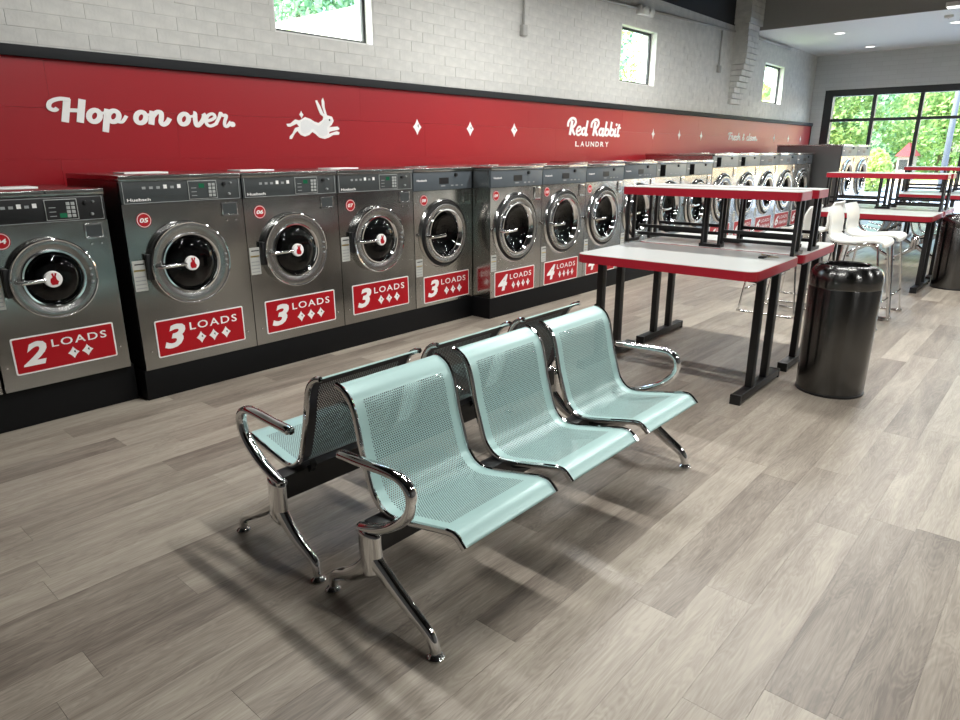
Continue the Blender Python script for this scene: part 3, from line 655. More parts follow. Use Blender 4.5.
def washer(x, yf, W, D, z0, z1, style, num, label, loads, door, panel, sign, bz, group):
    """x: left side; yf: front plane; door = (cx, cz, R, rg); panel = (z0, z1); sign = (x0, x1, z0, z1)"""
    t = thing('washing_machine', label, 'washing machine', (x, yf, 0), 0, group)
    st = 'steel' if style in 'ak' else 'steel_light'
    hz = .032
    bm = box(bmesh.new(), .002, W-.002, .018, D, z0, z1-hz)
    bm.faces.ensure_lookup_table(); bmesh.ops.delete(bm, geom=[f for f in bm.faces if all(abs(v.co.y-.018) < 1e-6 for v in f.verts)], context='FACES')
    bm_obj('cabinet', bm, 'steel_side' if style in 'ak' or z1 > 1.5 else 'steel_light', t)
    cx, cz, R, rg = door
    bm_obj('front_panel', holed_panel(bmesh.new(), W, z0, panel[0], cx, cz, rg+.02, 0), st, t)
    boxo('top_cover', st, t, .002, W-.002, -.012, D+.01, z1-hz, z1, .006)
    boxo('supply_lid', 'white' if style in 'ak' else 'chrome_soft', t, .14, .40, .24, .40, z1, z1+.009, .002)
    lk = bm_obj('top_lock', lathe(bmesh.new(), [(0, -.018), (.006, -.018), (.007, -.012)], 10, 'y', (W*.55, 0, z1-hz*.4)), 'chrome_soft' if style == 'a' else 'black', t)
    # drum behind the glass
    rd = rg+.018
    bm_obj('drum', lathe(bmesh.new(), [(rd+.03, .004), (rd, .03), (rd, .40), (rd*.35, .42), (0, .40)], 32, 'y', (cx, 0, cz)), 'drum', t, smooth='e')
    # control panel
    p0, p1 = panel
    pc = {'a': 'slate', 'k': 'black', 'b': 'slate_blue', 'c': 'slate_blue', 'l': 'slate_light'}[style if style in 'akbcl' else 'a']
    bz_ = boxo('control_panel', pc, t, .004, W-.004, -.004, .02, p0+.003, z1-hz-.002, .003)
    if style in 'ak':
        bm = bmesh.new(); 
        for zz_ in (p0+.004, p1): box(bm, .016, W-.016, -.0075, -.004, zz_, zz_+.0035)
        for xx_ in (.016, W-.0195): box(bm, xx_, xx_+.0035, -.0075, -.004, p0+.0075, p1)
        bm_obj('bezel', bm, 'print', bz_)
        k0, k1, kz0, kz1 = W*.53, W*.775, p0+.012, p1-.006
        boxo('keypad_frame', 'key', bz_, k0, k1, -.008, -.004, kz0, kz1, .001)
        boxo('keypad_plate', 'black' if style == 'k' else 'slate', bz_, k0+.004, k1-.004, -.0095, -.008, kz0+.004, kz1-.004)
        for i in range(2):
            for j in range(4):
                w_ = .018; xx_ = k1-.056+i*.024; zz_ = kz0+.012+j*(kz1-kz0-.024)/4
                boxo('key', 'key', bz_, xx_, xx_+w_, -.0125, -.0095, zz_, zz_+(kz1-kz0-.024)/4-.005, .001)
        boxo('display', 'lcd', bz_, k0+.065, k0+.10, -.0105, -.0095, kz0+(.012 if style == 'k' else .065), kz0+(.035 if style == 'k' else .09))
        for j in range(3): boxo('indicator', 'print', bz_, k0+.018, k0+.05, -.0102, -.0095, kz0+.02+j*.022, kz0+.024+j*.022)
        for j in range(6):   # printed instruction pictograms
            xx_ = W*.17+j*W*.055; lit = j in (3, 5)
            boxo('pictogram', 'white' if lit else 'print', bz_, xx_, xx_+.020, -.0052, -.004, p1-.045, p1-.045+(.022 if lit else .014))
        for xx_, zz_, r_ in ((W*.84, p1-.03, .012), (W*.90, p1-.025, .006), (W*.88, p0+.035, .008)):
            bm_obj('knob', lathe(bmesh.new(), [(0, -.018), (r_*.9, -.016), (r_, -.004)], 14, 'y', (xx_, 0, zz_)), 'black' if r_ > .01 else 'print', bz_, smooth='e')
        if style == 'a': text_obj('brand_lettering', 'Huebsch', 'white', bz_, .035, .165, p0+.016, p0+.033, -.0048, 0, .02)
        # coin box and screws
        c = boxo('coin_slot', 'chrome_soft', t, W*.80, W*.945, -.007, .001, p0-.093, p0-.016, .002)
        boxo('coin_plate', 'slate', c, W*.81, W*.935, -.0085, -.007, p0-.086, p0-.024); boxo('coin_lip', 'chrome', c, W*.80, W*.945, -.018, -.007, p0-.097, p0-.090)
        for xx_ in (.84, .92): bm_obj('screw', lathe(bmesh.new(), [(0, -.006), (.006, -.005), (.007, 0)], 10, 'y', (W*xx_, 0, p0-.125)), 'chrome', t, smooth='e')
    else:
        text_obj('brand_lettering', 'Huebsch', 'white', bz_, .04, .15, (p0+p1)/2+.005, (p0+p1)/2+.022, -.0048, 0, .02)
        for xx_, w_ in ((.45, .05), (.62, .03), (.70, .03), (.80, .02)): boxo('indicator', 'print', bz_, W*xx_, W*xx_+w_, -.0055, -.004, p0+.03, p0+.04)
        bm_obj('knob', lathe(bmesh.new(), [(0, -.022), (.014, -.020), (.016, -.004)], 14, 'y', (W*.70, 0, p1-.02)), 'black', bz_, smooth='e')
        if style == 'l': boxo('card_reader', 'matt_black', bz_, W*.12, W*.26, -.018, -.004, p0+.012, p1-.005, .004)
        else: boxo('display', 'black', bz_, W*.42, W*.58, -.006, -.004, p0+.05, p0+.10)
        c = boxo('coin_slot', 'chrome_soft', t, W*.83, W*.95, -.008, .001, p0-.12, p0-.012, .002); boxo('coin_plate', st, c, W*.845, W*.935, -.010, -.008, p0-.105, p0-.02); boxo('coin_lip', 'chrome', c, W*.83, W*.95, -.018, -.008, p0-.124, p0-.116)
    # door
    if style in 'ak':
        d = bm_obj('door', lathe(bmesh.new(), [(R-.004, .002), (R, -.034), (R-.004, -.044), (R-.012, -.047), (rg+.050, -.042), (rg+.030, -.036)], 48, 'y', (cx, 0, cz)), 'steel_ring', t, smooth='e')
        bm_obj('door_rim', lathe(bmesh.new(), [(R-.001, -.036), (R+.002, -.041), (R+.001, -.047), (R-.004, -.050), (R-.009, -.0485), (R-.010, -.046)], 48, 'y', (cx, 0, cz)), 'chrome', d, smooth='e')
        bm_obj('chrome_ring', lathe(bmesh.new(), [(rg+.032, -.035), (rg+.027, -.046), (rg+.018, -.046), (rg, -.026), (rg-.004, -.006)], 48, 'y', (cx, 0, cz)), 'chrome', d, smooth='e')
        bm_obj('door_glass', lathe(bmesh.new(), [(rg, -.030), (rg*.92, -.040), (rg*.6, -.050), (0, -.054)], 48, 'y', (cx, 0, cz)), 'door_glass', d, smooth='all')
        hx, hz_ = cx-.022, cz+.005
        bm = bmesh.new(); tube(bm, [(cx-R+.035, -.060, hz_-.004), (cx-R+.045, -.082, hz_-.004), (hx-.06, -.086, hz_-.002), (hx-.036, -.082, hz_)], .011, 10)
        hd = bm_obj('handle', bm, 'chrome_soft', d, smooth='e')
        hub = bm_obj('hub_sticker', lathe(bmesh.new(), [(0, -.092), (.040, -.0915), (.043, -.086), (.043, -.074), (.02, -.07)], 28, 'y', (hx, 0, hz_)), 'white', d, smooth='e')
        flat_poly('rabbit_print', [(hx+a*1.1, hz_+b*1.1) for a, b in SIT], 'sign_red', d, -.0925, .0006)
        for dz in (-.035, 0, .035): bm_obj('hinge_pin', lathe(bmesh.new(), [(0, -.064), (.006, -.063), (.007, -.052)], 8, 'y', (cx+R-.035, 0, cz+dz)), 'print', d)
        boxo('hinge', 'black', d, cx-R-.016, cx-R+.008, -.035, 0, cz-.075, cz+.075, .003)
    else:
        Re = R*1.10
        d = bm_obj('door', lathe(bmesh.new(), [(R-.016, -.010), (R-.015, -.034), (R-.019, -.041), (R-.026, -.043), (rg+.040, -.036), (rg+.034, -.034)], 48, 'y', (cx, 0, cz)), 'steel_ring', t, smooth='e')
        bm_obj('raised_surround', lathe(bmesh.new(), [(Re, .002), (Re-.010, -.016), (R+.012, -.020), (R+.004, -.008)], 48, 'y', (cx+(.012 if style != 'b' else 0), 0, cz)), 'chrome_soft' if style in 'cl' else st, d, smooth='e')
        bm_obj('gasket', lathe(bmesh.new(), [(R+.008, -.012), (R-.002, -.030), (R-.018, -.026)], 48, 'y', (cx, 0, cz)), 'gasket', d, smooth='e')
        bm_obj('chrome_ring', lathe(bmesh.new(), [(rg+.036, -.033), (rg+.030, -.044), (rg+.020, -.044), (rg, -.020), (rg-.006, .010)], 48, 'y', (cx, 0, cz)), 'chrome', d, smooth='e')
        bm_obj('door_glass', lathe(bmesh.new(), [(rg, -.012), (rg*.9, .012), (rg*.6, .045), (0, .06)], 48, 'y', (cx, 0, cz)), 'door_glass', d, smooth='all')
        bm = bmesh.new(); tube(bm, [(cx-R+.035, -.040, cz-.005), (cx-R+.040, -.080, cz-.005), (cx-R+.09, -.088, cz-.01), (cx-R+.20, -.080, cz-.005)], [.016, .017, .013, .017], 10)
        bm_obj('handle', bm, 'chrome', d, smooth='e')
        bm_obj('hinge_pin', lathe(bmesh.new(), [(0, -.058), (.010, -.056), (.012, -.036)], 10, 'y', (cx+rg*.62, 0, cz-rg*.86)), 'chrome', d)
    # sign, badge, notices, screws
    if sign:
        load_sign(t, sign[0], sign[1], sign[2], sign[3], loads, -.0005)
        for sx in (sign[0]-.035, sign[1]+.022):
            if .01 < sx < W-.01: bm_obj('screw', lathe(bmesh.new(), [(0, -.004), (.005, -.004), (.006, 0)], 10, 'y', (sx, 0, sign[2]+.05)), 'chrome', t)
    if num: badge(t, bz[0], bz[1], num, -.0005)
    nz = (.665, .842) if style in 'ak' else (sign[3]+.01, sign[3]+.155) if sign else (.45, .6)
    if style != 'k' or num:
        nt_ = boxo('notice', 'paper', t, .010, .082, -.0018, -.0004, nz[0], nz[1])
        boxo('notice_heading', 'gasket', nt_, .022, .078, -.0024, -.0018, nz[1]-.025, nz[1]-.018); boxo('notice_band', 'brass', nt_, .014, .078, -.0024, -.0018, nz[1]-.062, nz[1]-.052)
        for j in range(4): boxo('notice_line', 'print', nt_, .016, .074, -.0024, -.0018, nz[0]+.014+j*.022, nz[0]+.020+j*.022)
    return t
G2, G3, G4, G6 = 'two-load washers', 'three-load washers', 'four-load washers', 'six-load washers'
D0 = .77
washer(-1.352, .05, .640, .70, .225, 1.25, 'k', '03', 'small steel washer on the black plinth next to washer 04', 2, (.317, .797, .21, .125), (1.082, 1.208), (.065, .575, .306, .507), (.118, 1.008), G2)
washer(-.702, .05, .640, .70, .225, 1.25, 'k', '04', 'small steel two-load washer with black panel and badge 04', 2, (.317, .797, .21, .125), (1.082, 1.208), (.065, .575, .306, .507), (.118, 1.008), G2)
for k in range(3):
    washer(.74*k, 0, .738, D0, .187, 1.315, 'a', '%02d' % (5+k), ['steel three-load washer right beside the small two-load washers, badge 05', 'middle one of the slate-panelled three-load washers, badge 06', 'slate-panelled three-load washer beside the large-doored one, badge 07'][k], 3, (.345, .80, .245, .150), (1.156, 1.282), (.083, .658, .248, .476), (.112, 1.066), G3)
washer(2.222, 0, .698, D0, .187, 1.315, 'b', '08', 'steel three-load washer with large round door and badge 08', 3, (.335, .782, .262, .172), (1.135, 1.275), (.09, .65, .212, .438), (.115, 1.062), G3)
for k in range(3):
    washer(2.925+.746*k, -.208, .744, D0+.208, .187, 1.320, 'c', '%02d' % (9+k), ['four-load washer with its steel side standing proud of washer 08', 'four-load washer second in its row, above the second red 4 LOADS sign', 'four-load washer partly hidden behind the corner of the first table'][k], 4, (.345, .785, .285, .195), (1.142, 1.280), (.06, .645, .190, .415), (.075, 1.077), G4)
x_ = 5.165
for k, W_ in enumerate((.745, .795, .795)):
    washer(x_, -.208, W_-.002, D0+.208, .187, 1.335, 'c' if k == 0 else 'l', None, ['steel washer behind the shelf posts, beside washer 11', 'steel washer with card reader, nearer of two behind the shelf', 'steel washer with card reader beside the tall six-load row'][k], 4, (W_*.46, .79, .29, .195), (1.150, 1.295), (.06, W_-.1, .190, .415), (.08, 1.08), G4); x_ += W_
for k in range(5):
    washer(7.517+.869*k, -.208, .867, 1.0, .187, 1.415, 'l' if k < 2 else 'c', None, ['tall six-load washer with card reader, first of its row', 'tall six-load washer with card reader, second of its row', 'tall six-load washer in the middle of its row', 'tall six-load washer, fourth of its row', 'tall six-load washer beside the grey dryer side'][k], 6, (.39, .82, .31, .20), (1.23, 1.37), (.08, .78, .205, .455), (.08, 1.08), G6)
for k in range(2):
    washer(12.0+1.03*k, -.65, 1.026, 1.12, .12, 1.56, 'c', None, ['bulky deep steel machine beside the six-load washers', 'bulky deep steel machine nearest the shop window'][k], 8, (.50, .97, .32, .22), (1.36, 1.52), None, (.08, 1.2), 'bulky deep machines')
# black plinths
tag(boxo('machine_plinth', 'plinth', None, X0+.1, -.03, .095, .80, 0, .225, .004), 'low black plinth under the small two-load washers', 'plinth')
tag(boxo('machine_plinth', 'plinth', None, -.012, 2.922, .004, .80, 0, .187, .004), 'black plinth under the three-load washers', 'plinth')
tag(boxo('machine_plinth', 'plinth', None, 2.924, 11.872, -.204, .80, 0, .187, .004), 'long black plinth under the four-load and six-load washers', 'plinth')
tag(boxo('machine_plinth', 'plinth', None, 11.995, 14.06, -.64, .47, 0, .12, .004), 'black plinth under the bulky deep machines', 'plinth')

# ================================================================== WAITING BENCHES
RAIL = [(.248, .723), (.225, .719), (.190, .696), (.167, .655), (.152, .597), (.138, .533), (.117, .465), (.101, .415), (.084, .383), (.050, .352), (-.003, .341), (-.116, .362), (-.210, .382), (-.245, .388), (-.272, .384), (-.302, .356)]
def make_bench():
    t = thing('waiting_bench', 'x', 'bench')
    prof = catmull(RAIL, 4); m = len(prof); SL = [0]
    for a, b in zip(prof[:-1], prof[1:]): SL.append(SL[-1]+(b-a).length)
    Ws = .45
    shell_me = None; rail_me = None
    for c in (-.545, 0.0, .545):
        if shell_me is None:
            bm = bmesh.new(); uvl = bm.loops.layers.uv.new('UVMap'); nx = 6; rows = []
            nrm = []
            for i in range(m):
                tg = (prof[min(i+1, m-1)]-prof[max(i-1, 0)]).normalized(); nrm.append(Vector((tg.y, -tg.x)))
            for side, th in ((0, .0), (1, .0022)):
                for i in range(m):
                    q = prof[i]+nrm[i]*th
                    rows.append([bm.verts.new((-Ws/2+Ws*j/nx, q.x, q.y)) for j in range(nx+1)])
            for s in (0, m):
                for i in range(m-1):
                    for j in range(nx):
                        f = bm.faces.new((rows[s+i][j], rows[s+i][j+1], rows[s+i+1][j+1], rows[s+i+1][j]))
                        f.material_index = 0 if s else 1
                        for lp, (ii, jj) in zip(f.loops, ((i, j), (i, j+1), (i+1, j+1), (i+1, j))): lp[uvl].uv = (Ws*jj/nx, SL[ii])
            for i in (0, m-1):
                for j in range(nx):
                    f = bm.faces.new((rows[i][j], rows[i][j+1], rows[m+i][j+1], rows[m+i][j]))
            o = bm_obj('seat_shell', bm, 'mint', t, (c, 0, 0), smooth='all'); shell_me = o.data; shell_me.materials.append(MT['mint_back'])
        else: o = link('seat_shell', shell_me, None, t, (c, 0, 0))
        for s in (-1, 1):
            if rail_me is None:
                bm = bmesh.new(); tube(bm, [(0, p.x, p.y) for p in prof], .011, 8, axis=(1, 0, 0), rx=.009)
                r = bm_obj('side_rail', bm, 'chrome', t, (c+s*Ws/2, 0, 0), smooth='e'); rail_me = r.data
            else: r = link('side_rail', rail_me, None, t, (c+s*Ws/2, 0, 0))
        for s in (-1, 1):
            bm = bmesh.new()
            prism(bm, [(.078, .362), (.088, .352), (.058, .336), (0, .328), (-.13, .352), (-.13, .338), (-.02, .30), (.06, .30), (.088, .335)], c+s*.17-.012, c+s*.17+.012, 'x')
            bm_obj('seat_bracket', bm, 'black_metal', t)
    boxo('beam', 'black_metal', t, -.83, .83, .000, .070, .245, .335, .004)
    for s in (-1, 1):
        x = s*.84
        bm = bmesh.new()
        col = catmull([(.035, .318), (.033, .25), (.030, .19), (.020, .165)], 3); tube(bm, [(x, p.x, p.y) for p in col], [.050]*len(col), 12, rx=.024, axis=(1, 0, 0))
        fl = catmull([(.02, .225), (-.03, .190), (-.09, .150), (-.155, .110), (-.210, .078), (-.236, .050), (-.246, .014)], 4); k = len(fl)
        tube(bm, [(x, p.x, p.y) for p in fl], [.034-.018*i/(k-1) for i in range(k)], 10, rx=[.022-.006*i/(k-1) for i in range(k)], axis=(1, 0, 0))
        rl = catmull([(.04, .20), (.085, .155), (.14, .115), (.195, .088), (.235, .062), (.248, .014)], 4); k = len(rl)
        tube(bm, [(x, p.x, p.y) for p in rl], [.036-.022*i/(k-1) for i in range(k)], 10, rx=[.022-.007*i/(k-1) for i in range(k)], axis=(1, 0, 0))
        lg = bm_obj('leg', bm, 'chrome', t, smooth='all')
        for fy in (-.247, .249): bm_obj('foot_pad', lathe(bmesh.new(), [(0, 0), (.026, 0), (.027, .006), (.018, .014), (.008, .02), (.008, .03), (0, .03)], 16, 'z', (x, fy, 0)), 'chrome_soft', lg, smooth='e')
        ap = catmull([(.150, .538), (.125, .540), (.04, .543), (-.06, .549), (-.120, .546), (-.155, .525), (-.166, .490), (-.148, .436), (-.10, .390), (-.046, .356), (.02, .328), (.075, .313)], 4)
        k = len(ap); bm = bmesh.new(); tube(bm, [(x, p.x, p.y) for p in ap], [.014+.004*i/k for i in range(k)], 10, rx=[.021]*k, axis=(1, 0, 0))
        bm_obj('armrest', bm, 'chrome', t, smooth='all')
        bm_obj('end_cap', lathe(bmesh.new(), [(0, .152), (.010, .151), (.013, .145)], 10, 'y', (x, .012, .538)), 'chrome_soft', t)
    return t
bA = make_bench(); bA.location = (.43, -2.585, 0); bA['label'] = 'mint perforated bench with three seats turned away from the washers'; bA['group'] = 'mint waiting benches'
def bench_copy(x, y, rz, label):
    o = copy_tree(bA); o.location = (x, y, 0); o.rotation_euler = (0, 0, rz); o['label'] = label; return o
bench_copy(.43, -2.005, PI, 'mint perforated bench with three seats facing the nearby washers')
bench_copy(10.02, -1.87, PI, 'far mint bench past the tables, facing the washers')
bench_copy(10.02, -2.45, 0, 'far mint bench past the tables, turned away from the washers')

# ================================================================== FOLDING TABLES AND SHELVES
def make_table(label):
    t = thing('folding_table', label, 'table')
    hx, hy = .405, .585
    e = bm_obj('edge_band', prism(bmesh.new(), rrect(-hx, hx, -hy, hy, .07, 6), .745, .797, 'z'), 'red_edge', t)
    bm_obj('table_top', prism(bmesh.new(), rrect(-hx+.004, hx-.004, -hy+.004, hy-.004, .066, 6), .796, .80, 'z'), 'lam', t)
    for s in (-1, 1):
        y = s*.535
        f = boxo('foot_bar', 'black_metal', t, -.345, .345, y-.03, y+.03, .012, .058, .004)
        for a in (-1, 1): boxo('end_cap', 'black', f, a*.345-.012, a*.345+.012, y-.032, y+.032, 0, .060, .003)
        for a in (-1, 1): boxo('leg_post', 'black_metal', t, a*.13-.028, a*.13+.028, y-.021, y+.021, .056, .735, .004)
        boxo('top_bracket', 'black_metal', t, -.30, .30, y-.025, y+.025, .725, .746)
    bm = bmesh.new(); box(bm, -.02, .02, -.52, .52, .70, .735); bm_obj('stretcher', bm, 'black_metal', t)
    return t
def make_shelf(label):
    t = thing('table_shelf', label, 'shelf')
    hx, hy = .130, .608
    bm_obj('edge_band', prism(bmesh.new(), rrect(-hx, hx, -hy, hy, .025, 4), 1.145-.8, 1.196-.8, 'z'), 'red_edge', t)
    bm_obj('shelf_board', prism(bmesh.new(), rrect(-hx+.003, hx-.003, -hy+.003, hy-.003, .022, 4), 1.195-.8, 1.20-.8, 'z'), 'lam', t)
    r = .011
    for s in (-1, 1):
        for a in (-.065, .03): boxo('post', 'black_metal', t, a-r, a+r, s*.585-r, s*.585+r, .0, .345)
        boxo('base_bar', 'black_metal', t, -.076, .111, s*.585-r-.001, s*.585+r+.001, .0, .022)
        boxo('middle_post', 'black_metal', t, .10-r, .10+r, s*.06-r*1.3, s*.06+r*1.3, 0, .345)
        boxo('middle_post', 'black_metal', t, .05-r*.7, .05+r*.7, s*.06-r*.7, s*.06+r*.7, .022, .345)
        y0_, y1_ = sorted((s*.585, s*.06))
        for z_ in (.108, .052): boxo('rail', 'black_metal', t, .10-r*.9, .10+r*.9, y0_, y1_, z_-r, z_+r)
    boxo('base_bar', 'black_metal', t, .04, .112, -.076, .076, 0, .022)
    return t
def place(proto, label, group, x, y, z, rz):
    o = proto if not proto.get('used') else copy_tree(proto)
    if not proto.get('used'): proto['used'] = 1
    o['label'] = label; o['group'] = group; o.location = (x, y, z); o.rotation_euler = (0, 0, rz); return o
TP, SP = make_table('x'), make_shelf('x')
R2 = math.radians(0.6); GT, GS = 'white folding tables', 'shelves on the folding tables'
sets = [(0, 0, 'behind the mint bench', R2), (4.50, -.155, 'past the white stools', 0), (8.80, -.19, 'near the shop window', 0)]
for dx, dy, where, rz in sets:
    place(TP, 'white folding table with red edge %s, near half of its pair' % where, GT, 2.588+dx, -2.155+dy, 0, rz)
    place(TP, 'white folding table with red edge %s, far half of its pair' % where, GT, 3.432+dx, -2.150+dy, 0, rz)
    place(SP, 'red-edged shelf on black posts on the near table %s' % where, GS, 3.005+dx, -2.112+dy, .80, rz)
    place(SP, 'red-edged shelf on black posts on the far table %s' % where, GS, 3.335+dx, -2.12+dy, .80, rz)
for o in (TP, SP):
    if 'used' in o: pass
for o in list(bpy.data.objects):
    if 'used' in o: del o['used']
# keys left on the table
kt = thing('key_ring', 'small bunch of keys lying on the white table', 'keys', (2.80, -2.58, .80))
bm_obj('ring', tube(bmesh.new(), [(.022*math.cos(2*PI*k/16), .022*math.sin(2*PI*k/16), .003) for k in range(16)], .0018, 6, True), 'chrome', kt, smooth='all')
for k, a in enumerate((.4, 1.3, 2.2)):
    bm = bmesh.new(); prism(bm, [(.014*math.cos(2*PI*j/10)+.03, .013*math.sin(2*PI*j/10)) for j in range(10)], .004+k*.003, .007+k*.003, 'z'); box(bm, .042, .078, -.004, .004, .004+k*.003, .007+k*.003)
    o = bm_obj('key', bm, 'brass' if k != 1 else 'chrome_soft', kt); o.rotation_euler = (0, 0, a-1.6)
boxo('fob', 'black', kt, -.075, -.02, -.018, .018, .001, .012, .004)

# ================================================================== WHITE STOOLS
def make_stool():
    t = thing('bar_stool', 'x', 'stool')
    prof = catmull([(-.205, .672), (-.202, .700), (-.180, .718), (-.12, .724), (0, .712), (.10, .704), (.17, .712), (.212, .740), (.230, .79), (.228, .85), (.240, .92), (.268, .985)], 4)
    bm = bmesh.new(); m = len(prof); nx = 8; rows = []
    for side in (0, 1):
        for i in range(m):
            tg = (prof[min(i+1, m-1)]-prof[max(i-1, 0)]).normalized(); q = prof[i]+Vector((tg.y, -tg.x))*(.014*side)
            e = min(1, min(i, m-1-i)/5); hw = .20*(0.86+.14*math.sqrt(e))
            rows.append([bm.verts.new((-hw+2*hw*j/nx, q.x-(.02*(abs(j-nx/2)/(nx/2))**2 if prof[i].y > .76 else 0), q.y+(.012*(abs(j-nx/2)/(nx/2))**2 if prof[i].y < .76 else 0))) for j in range(nx+1)])
    for s in (0, m):
        for i in range(m-1):
            for j in range(nx): bm.faces.new((rows[s+i][j], rows[s+i][j+1], rows[s+i+1][j+1], rows[s+i+1][j]))
    for i in (0, m-1):
        for j in range(nx): bm.faces.new((rows[i][j], rows[i][j+1], rows[m+i][j+1], rows[m+i][j]))
    for j in (0, nx):
        for i in range(m-1): bm.faces.new((rows[i][j], rows[i+1][j], rows[m+i+1][j], rows[m+i][j]))
    bm_obj('seat_shell', bm, 'stool', t, smooth='e')
    r = .009
    for s in (-1, 1):
        p = [(s*.15, 0, .688), (s*.16, -.13, .688), (s*.175, -.165, .66), (s*.225, -.245, .05), (s*.228, -.250, .020), (s*.228, -.225, .009), (s*.228, .225, .009), (s*.228, .250, .020), (s*.225, .245, .05), (s*.175, .175, .66), (s*.16, .14, .688), (s*.15, .01, .688)]
        fr = bm_obj('side_frame', tube(bmesh.new(), catmull(p, 3), r, 8), 'chrome', t, smooth='all')
        for yy_ in (-.2, .2): boxo('glide', 'black', fr, s*.228-.011, s*.228+.011, yy_-.02, yy_+.02, 0, .008)
    for yy_, zz_, nm in ((-.226, .21, 'footrest'), (.226, .21, 'crossbar')):
        bm_obj(nm, tube(bmesh.new(), [(-.214, yy_, zz_), (.214, yy_, zz_)], r*.9, 8), 'chrome', t, smooth='all')
    bm_obj('under_bar', tube(bmesh.new(), [(-.16, 0, .688), (.16, 0, .688)], r, 8), 'chrome', t, smooth='all')
    return t
ST = make_stool(); ST['group'] = 'white bar stools'
pos = [(4.93, -2.665, 0, 'white bar stool turned away from the washers, beside the steel trash can'), (5.47, -2.665, 0, 'white bar stool turned away from the washers, nearer the next tables'), (4.93, -2.015, PI, 'white bar stool facing the washers, just behind the first tables'), (5.62, -2.03, PI, 'white bar stool facing the washers, nearer the next tables')]
for k, (x, y, a, lab) in enumerate(pos):
    o = ST if k == 0 else copy_tree(ST)
    o.location = (x, y, 0); o.rotation_euler = (0, 0, a); o['label'] = lab

# ================================================================== TRASH CANS
def make_can(label):
    t = thing('trash_can', label, 'trash can', (0, 0, 0), 0, 'dark steel trash cans')
    bm_obj('body', lathe(bmesh.new(), [(.188, .012), (.192, .02), (.200, .655), (.197, .662)], 48), 'can', t, smooth='e')
    bm_obj('base_ring', lathe(bmesh.new(), [(0, 0), (.192, 0), (.195, .004), (.195, .014), (.188, .018)], 48), 'black', t, smooth='e')
    ld = bm_obj('lid', lathe(bmesh.new(), [(.197, .660), (.200, .664), (.2005, .668), (.201, .700), (.2005, .716), (.194, .748), (.176, .775), (.150, .790), (.132, .793), (.126, .786), (.126, .760)], 48), 'can', t, smooth='e')
    bm_obj('opening', lathe(bmesh.new(), [(.128, .788), (.124, .74), (.118, .55), (0, .52)], 32), 'black', ld, smooth='e')
    return t
c1 = make_can('dark steel trash can beside the first folding tables'); c1.location = (2.905, -3.035, 0)
c2 = copy_tree(c1); c2.location = (7.37, -3.10, 0); c2['label'] = 'dark steel trash can beside the tables past the stools'

# ================================================================== OUTSIDE
g = struct(boxo('ground', 'asphalt', None, X1+.2, 36, -40, 40, -.35, -.10)); 
struct(boxo('ground_verge', 'sand', None, 36, 44, -40, 50, -.35, -.09)); struct(boxo('ground_lawn', 'grass', None, 44, 120, -60, 80, -.35, -.08))
struct(boxo('ground_side', 'grass', None, -30, X1+.2, YO, 40, -.35, -.10))
def foliage(bm, c, r, n, s, rnd):
    for _ in range(n):
        while True:
            v = Vector((rnd.uniform(-1, 1), rnd.uniform(-1, 1), rnd.uniform(-1, 1)))
            if .25 < v.length < 1: break
        v = v.normalized()*(v.length**.5)
        p = Vector((c[0]+v.x*r[0], c[1]+v.y*r[1], c[2]+v.z*r[2]))
        q = Vector((rnd.gauss(0, 1), rnd.gauss(0, 1), rnd.gauss(0, 1)+.6)).normalized(); a = q.orthogonal().normalized(); b = q.cross(a); k = s*rnd.uniform(.6, 1.4)
        vv = [bm.verts.new(p+a*k*.5), bm.verts.new(p+b*k*.8), bm.verts.new(p-a*k*.5), bm.verts.new(p-b*k*.8)]; bm.faces.new(vv)
def tree(x, y, h, w, mat, label, seed, n=1500, leaf=.42, low=.28):
    rnd = random.Random(seed)
    t = thing('tree', label, 'tree', (x, y, -.08), 0, 'trees outside')
    bm = bmesh.new(); tube(bm, [(0, 0, 0), (.05*w, .02*w, h*.35), (0, .05*w, h*.8)], [.05*w+.06, .04*w+.04, .03], 8); bm_obj('trunk', bm, 'bark', t, smooth='all')
    bm = bmesh.new(); k = 7
    n = int(n*4.5); leaf *= .36
    for j in range(k):
        a = rnd.uniform(0, 2*PI); rr = w*.5*rnd.uniform(.15, .62); zc = h*(low+(1-low)*(.12+.72*j/(k-1)))
        foliage(bm, (rr*math.cos(a), rr*math.sin(a), zc), (w*.34, w*.34, h*(1-low)*.24), n//k, leaf, rnd)
    f = bm_obj('foliage', bm, mat, t); f['kind'] = 'stuff'
    return t
tree(27.5, 6.1, 3.3, 4.6, 'leaf_a', 'bright yellow-green tree close behind the shop window, by its edge', 1, 1700, .30, .1)
tree(45, 9.2, 7.6, 6.0, 'leaf_b', 'tall mid-green tree left of the utility pole', 2, 2200, .5, .15)
tree(51, 15.5, 6.0, 6.0, 'leaf_a', 'pale green tree standing behind the bright shrub', 3, 1800, .5, .15)
tree(49, 2.8, 9.5, 6.6, 'leaf_b', 'tall leafy tree behind the utility pole', 4, 2400, .5, .12)
tree(56, -3.5, 9.0, 7.0, 'leaf_c', 'big cool-green tree right of the utility pole', 5, 1800, .55, .1)
tree(60, 20, 8.0, 9.0, 'leaf_c', 'broad cool-green tree at the far lawn', 8, 1800, .55, .1)
tree(66, 8, 12.0, 11.0, 'leaf_c', 'very tall tree at the back of the lawn', 9, 2200, .7, .05)
rnd = random.Random(11)
sh = thing('shrub', 'round clipped yellow-green shrub outside the shop window', 'shrub', (30, 2.55, -.1)); bm = bmesh.new(); foliage(bm, (0, 0, .78), (.62, .62, .86), 1500, .12, rnd); f = bm_obj('foliage', bm, 'leaf_a', sh); f['kind'] = 'stuff'
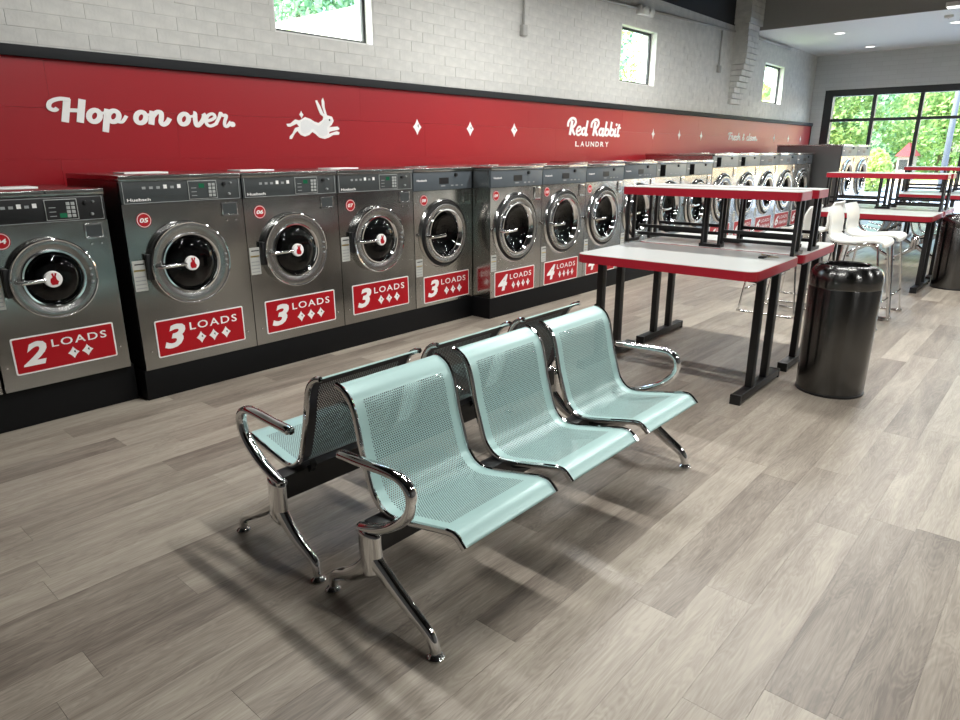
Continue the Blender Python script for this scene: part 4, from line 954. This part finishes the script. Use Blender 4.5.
bm_obj('stem', tube(bmesh.new(), [(0, 0, 0), (0, 0, .5)], .05, 6), 'bark', sh)
pl = thing('utility_pole', 'grey wooden utility pole outside the shop window', 'pole', (33, .60, -.1)); bm_obj('shaft', tube(bmesh.new(), [(0, 0, 0), (0, 0, 9)], [.12, .09], 12), 'pole', pl, smooth='all'); boxo('cross_arm', 'pole', pl, -.06, .06, -1.0, 1.0, 8.2, 8.32)
ho = thing('kiosk', 'small red-roofed building beyond the verge', 'building', (43, 3.70, -.09))
boxo('wall', 'house', ho, -1, 1, -.30, .30, 0, 1.32)
bm = bmesh.new(); vv = [bm.verts.new(p) for p in ((-1.2, -.42, 1.30), (1.2, -.42, 1.30), (1.2, .42, 1.30), (-1.2, .42, 1.30), (-.3, 0, 2.0), (.3, 0, 2.0))]
for q in ((0, 1, 5, 4), (1, 2, 5), (2, 3, 4, 5), (3, 0, 4), (0, 3, 2, 1)): bm.faces.new([vv[i] for i in q])
bm_obj('roof', bm, 'roof_red', ho); boxo('window', 'dark_al', ho, -1.02, -1.0, -.2, .2, .6, 1.1)
hb = thing('shop_building', 'long peach brick building across the lot', 'building', (48, -24, -.09))
boxo('wall', 'peach', hb, 0, 8, -16, 14, 0, 5.2); boxo('parapet', 'white_wall', hb, -.1, 8.1, -16.1, 14.1, 5.2, 5.6)
for k in range(6):
    w_ = boxo('window', 'dark_al', hb, -.04, .02, -13+k*4.4, -10+k*4.4, .6, 2.8); boxo('pane', 'glass', w_, -.05, -.045, -12.9+k*4.4, -10.1+k*4.4, .7, 2.7)
# side yard behind the machine wall
nb = thing('neighbour_building', 'white flat-roofed building outside the high side window', 'building', (4.4, 2.6, -.1))
boxo('wall', 'white_wall', nb, 0, 1.6, 0, 7, 0, 3.16); boxo('parapet', 'white_wall', nb, -.03, 1.63, -.03, 7.03, 3.16, 3.27); boxo('door', 'dark_al', nb, -.02, 0, 2.5, 3.5, 0, 2.1)
for k, (x, y, h, w, mt_) in enumerate([(10.2, 12.6, 9, 5.6, 'leaf_c'), (16.0, 8.2, 8.5, 4.6, 'leaf_c'), (21.5, 10.5, 7.5, 4.6, 'leaf_a'), (34, 11.5, 6.5, 4.5, 'leaf_a'), (1.5, 12, 8, 6, 'leaf_a')]):
    tree(x, y, h, w, mt_, ['green tree behind the white neighbour building', 'cool-green tree seen through the middle side window', 'yellow-green tree at the far side yard', 'bright tree at the corner of the side yard', 'light tree left of the white neighbour building'][k], 20+k, 3600 if k == 0 else 1900, .30 if k == 0 else .26, .12)
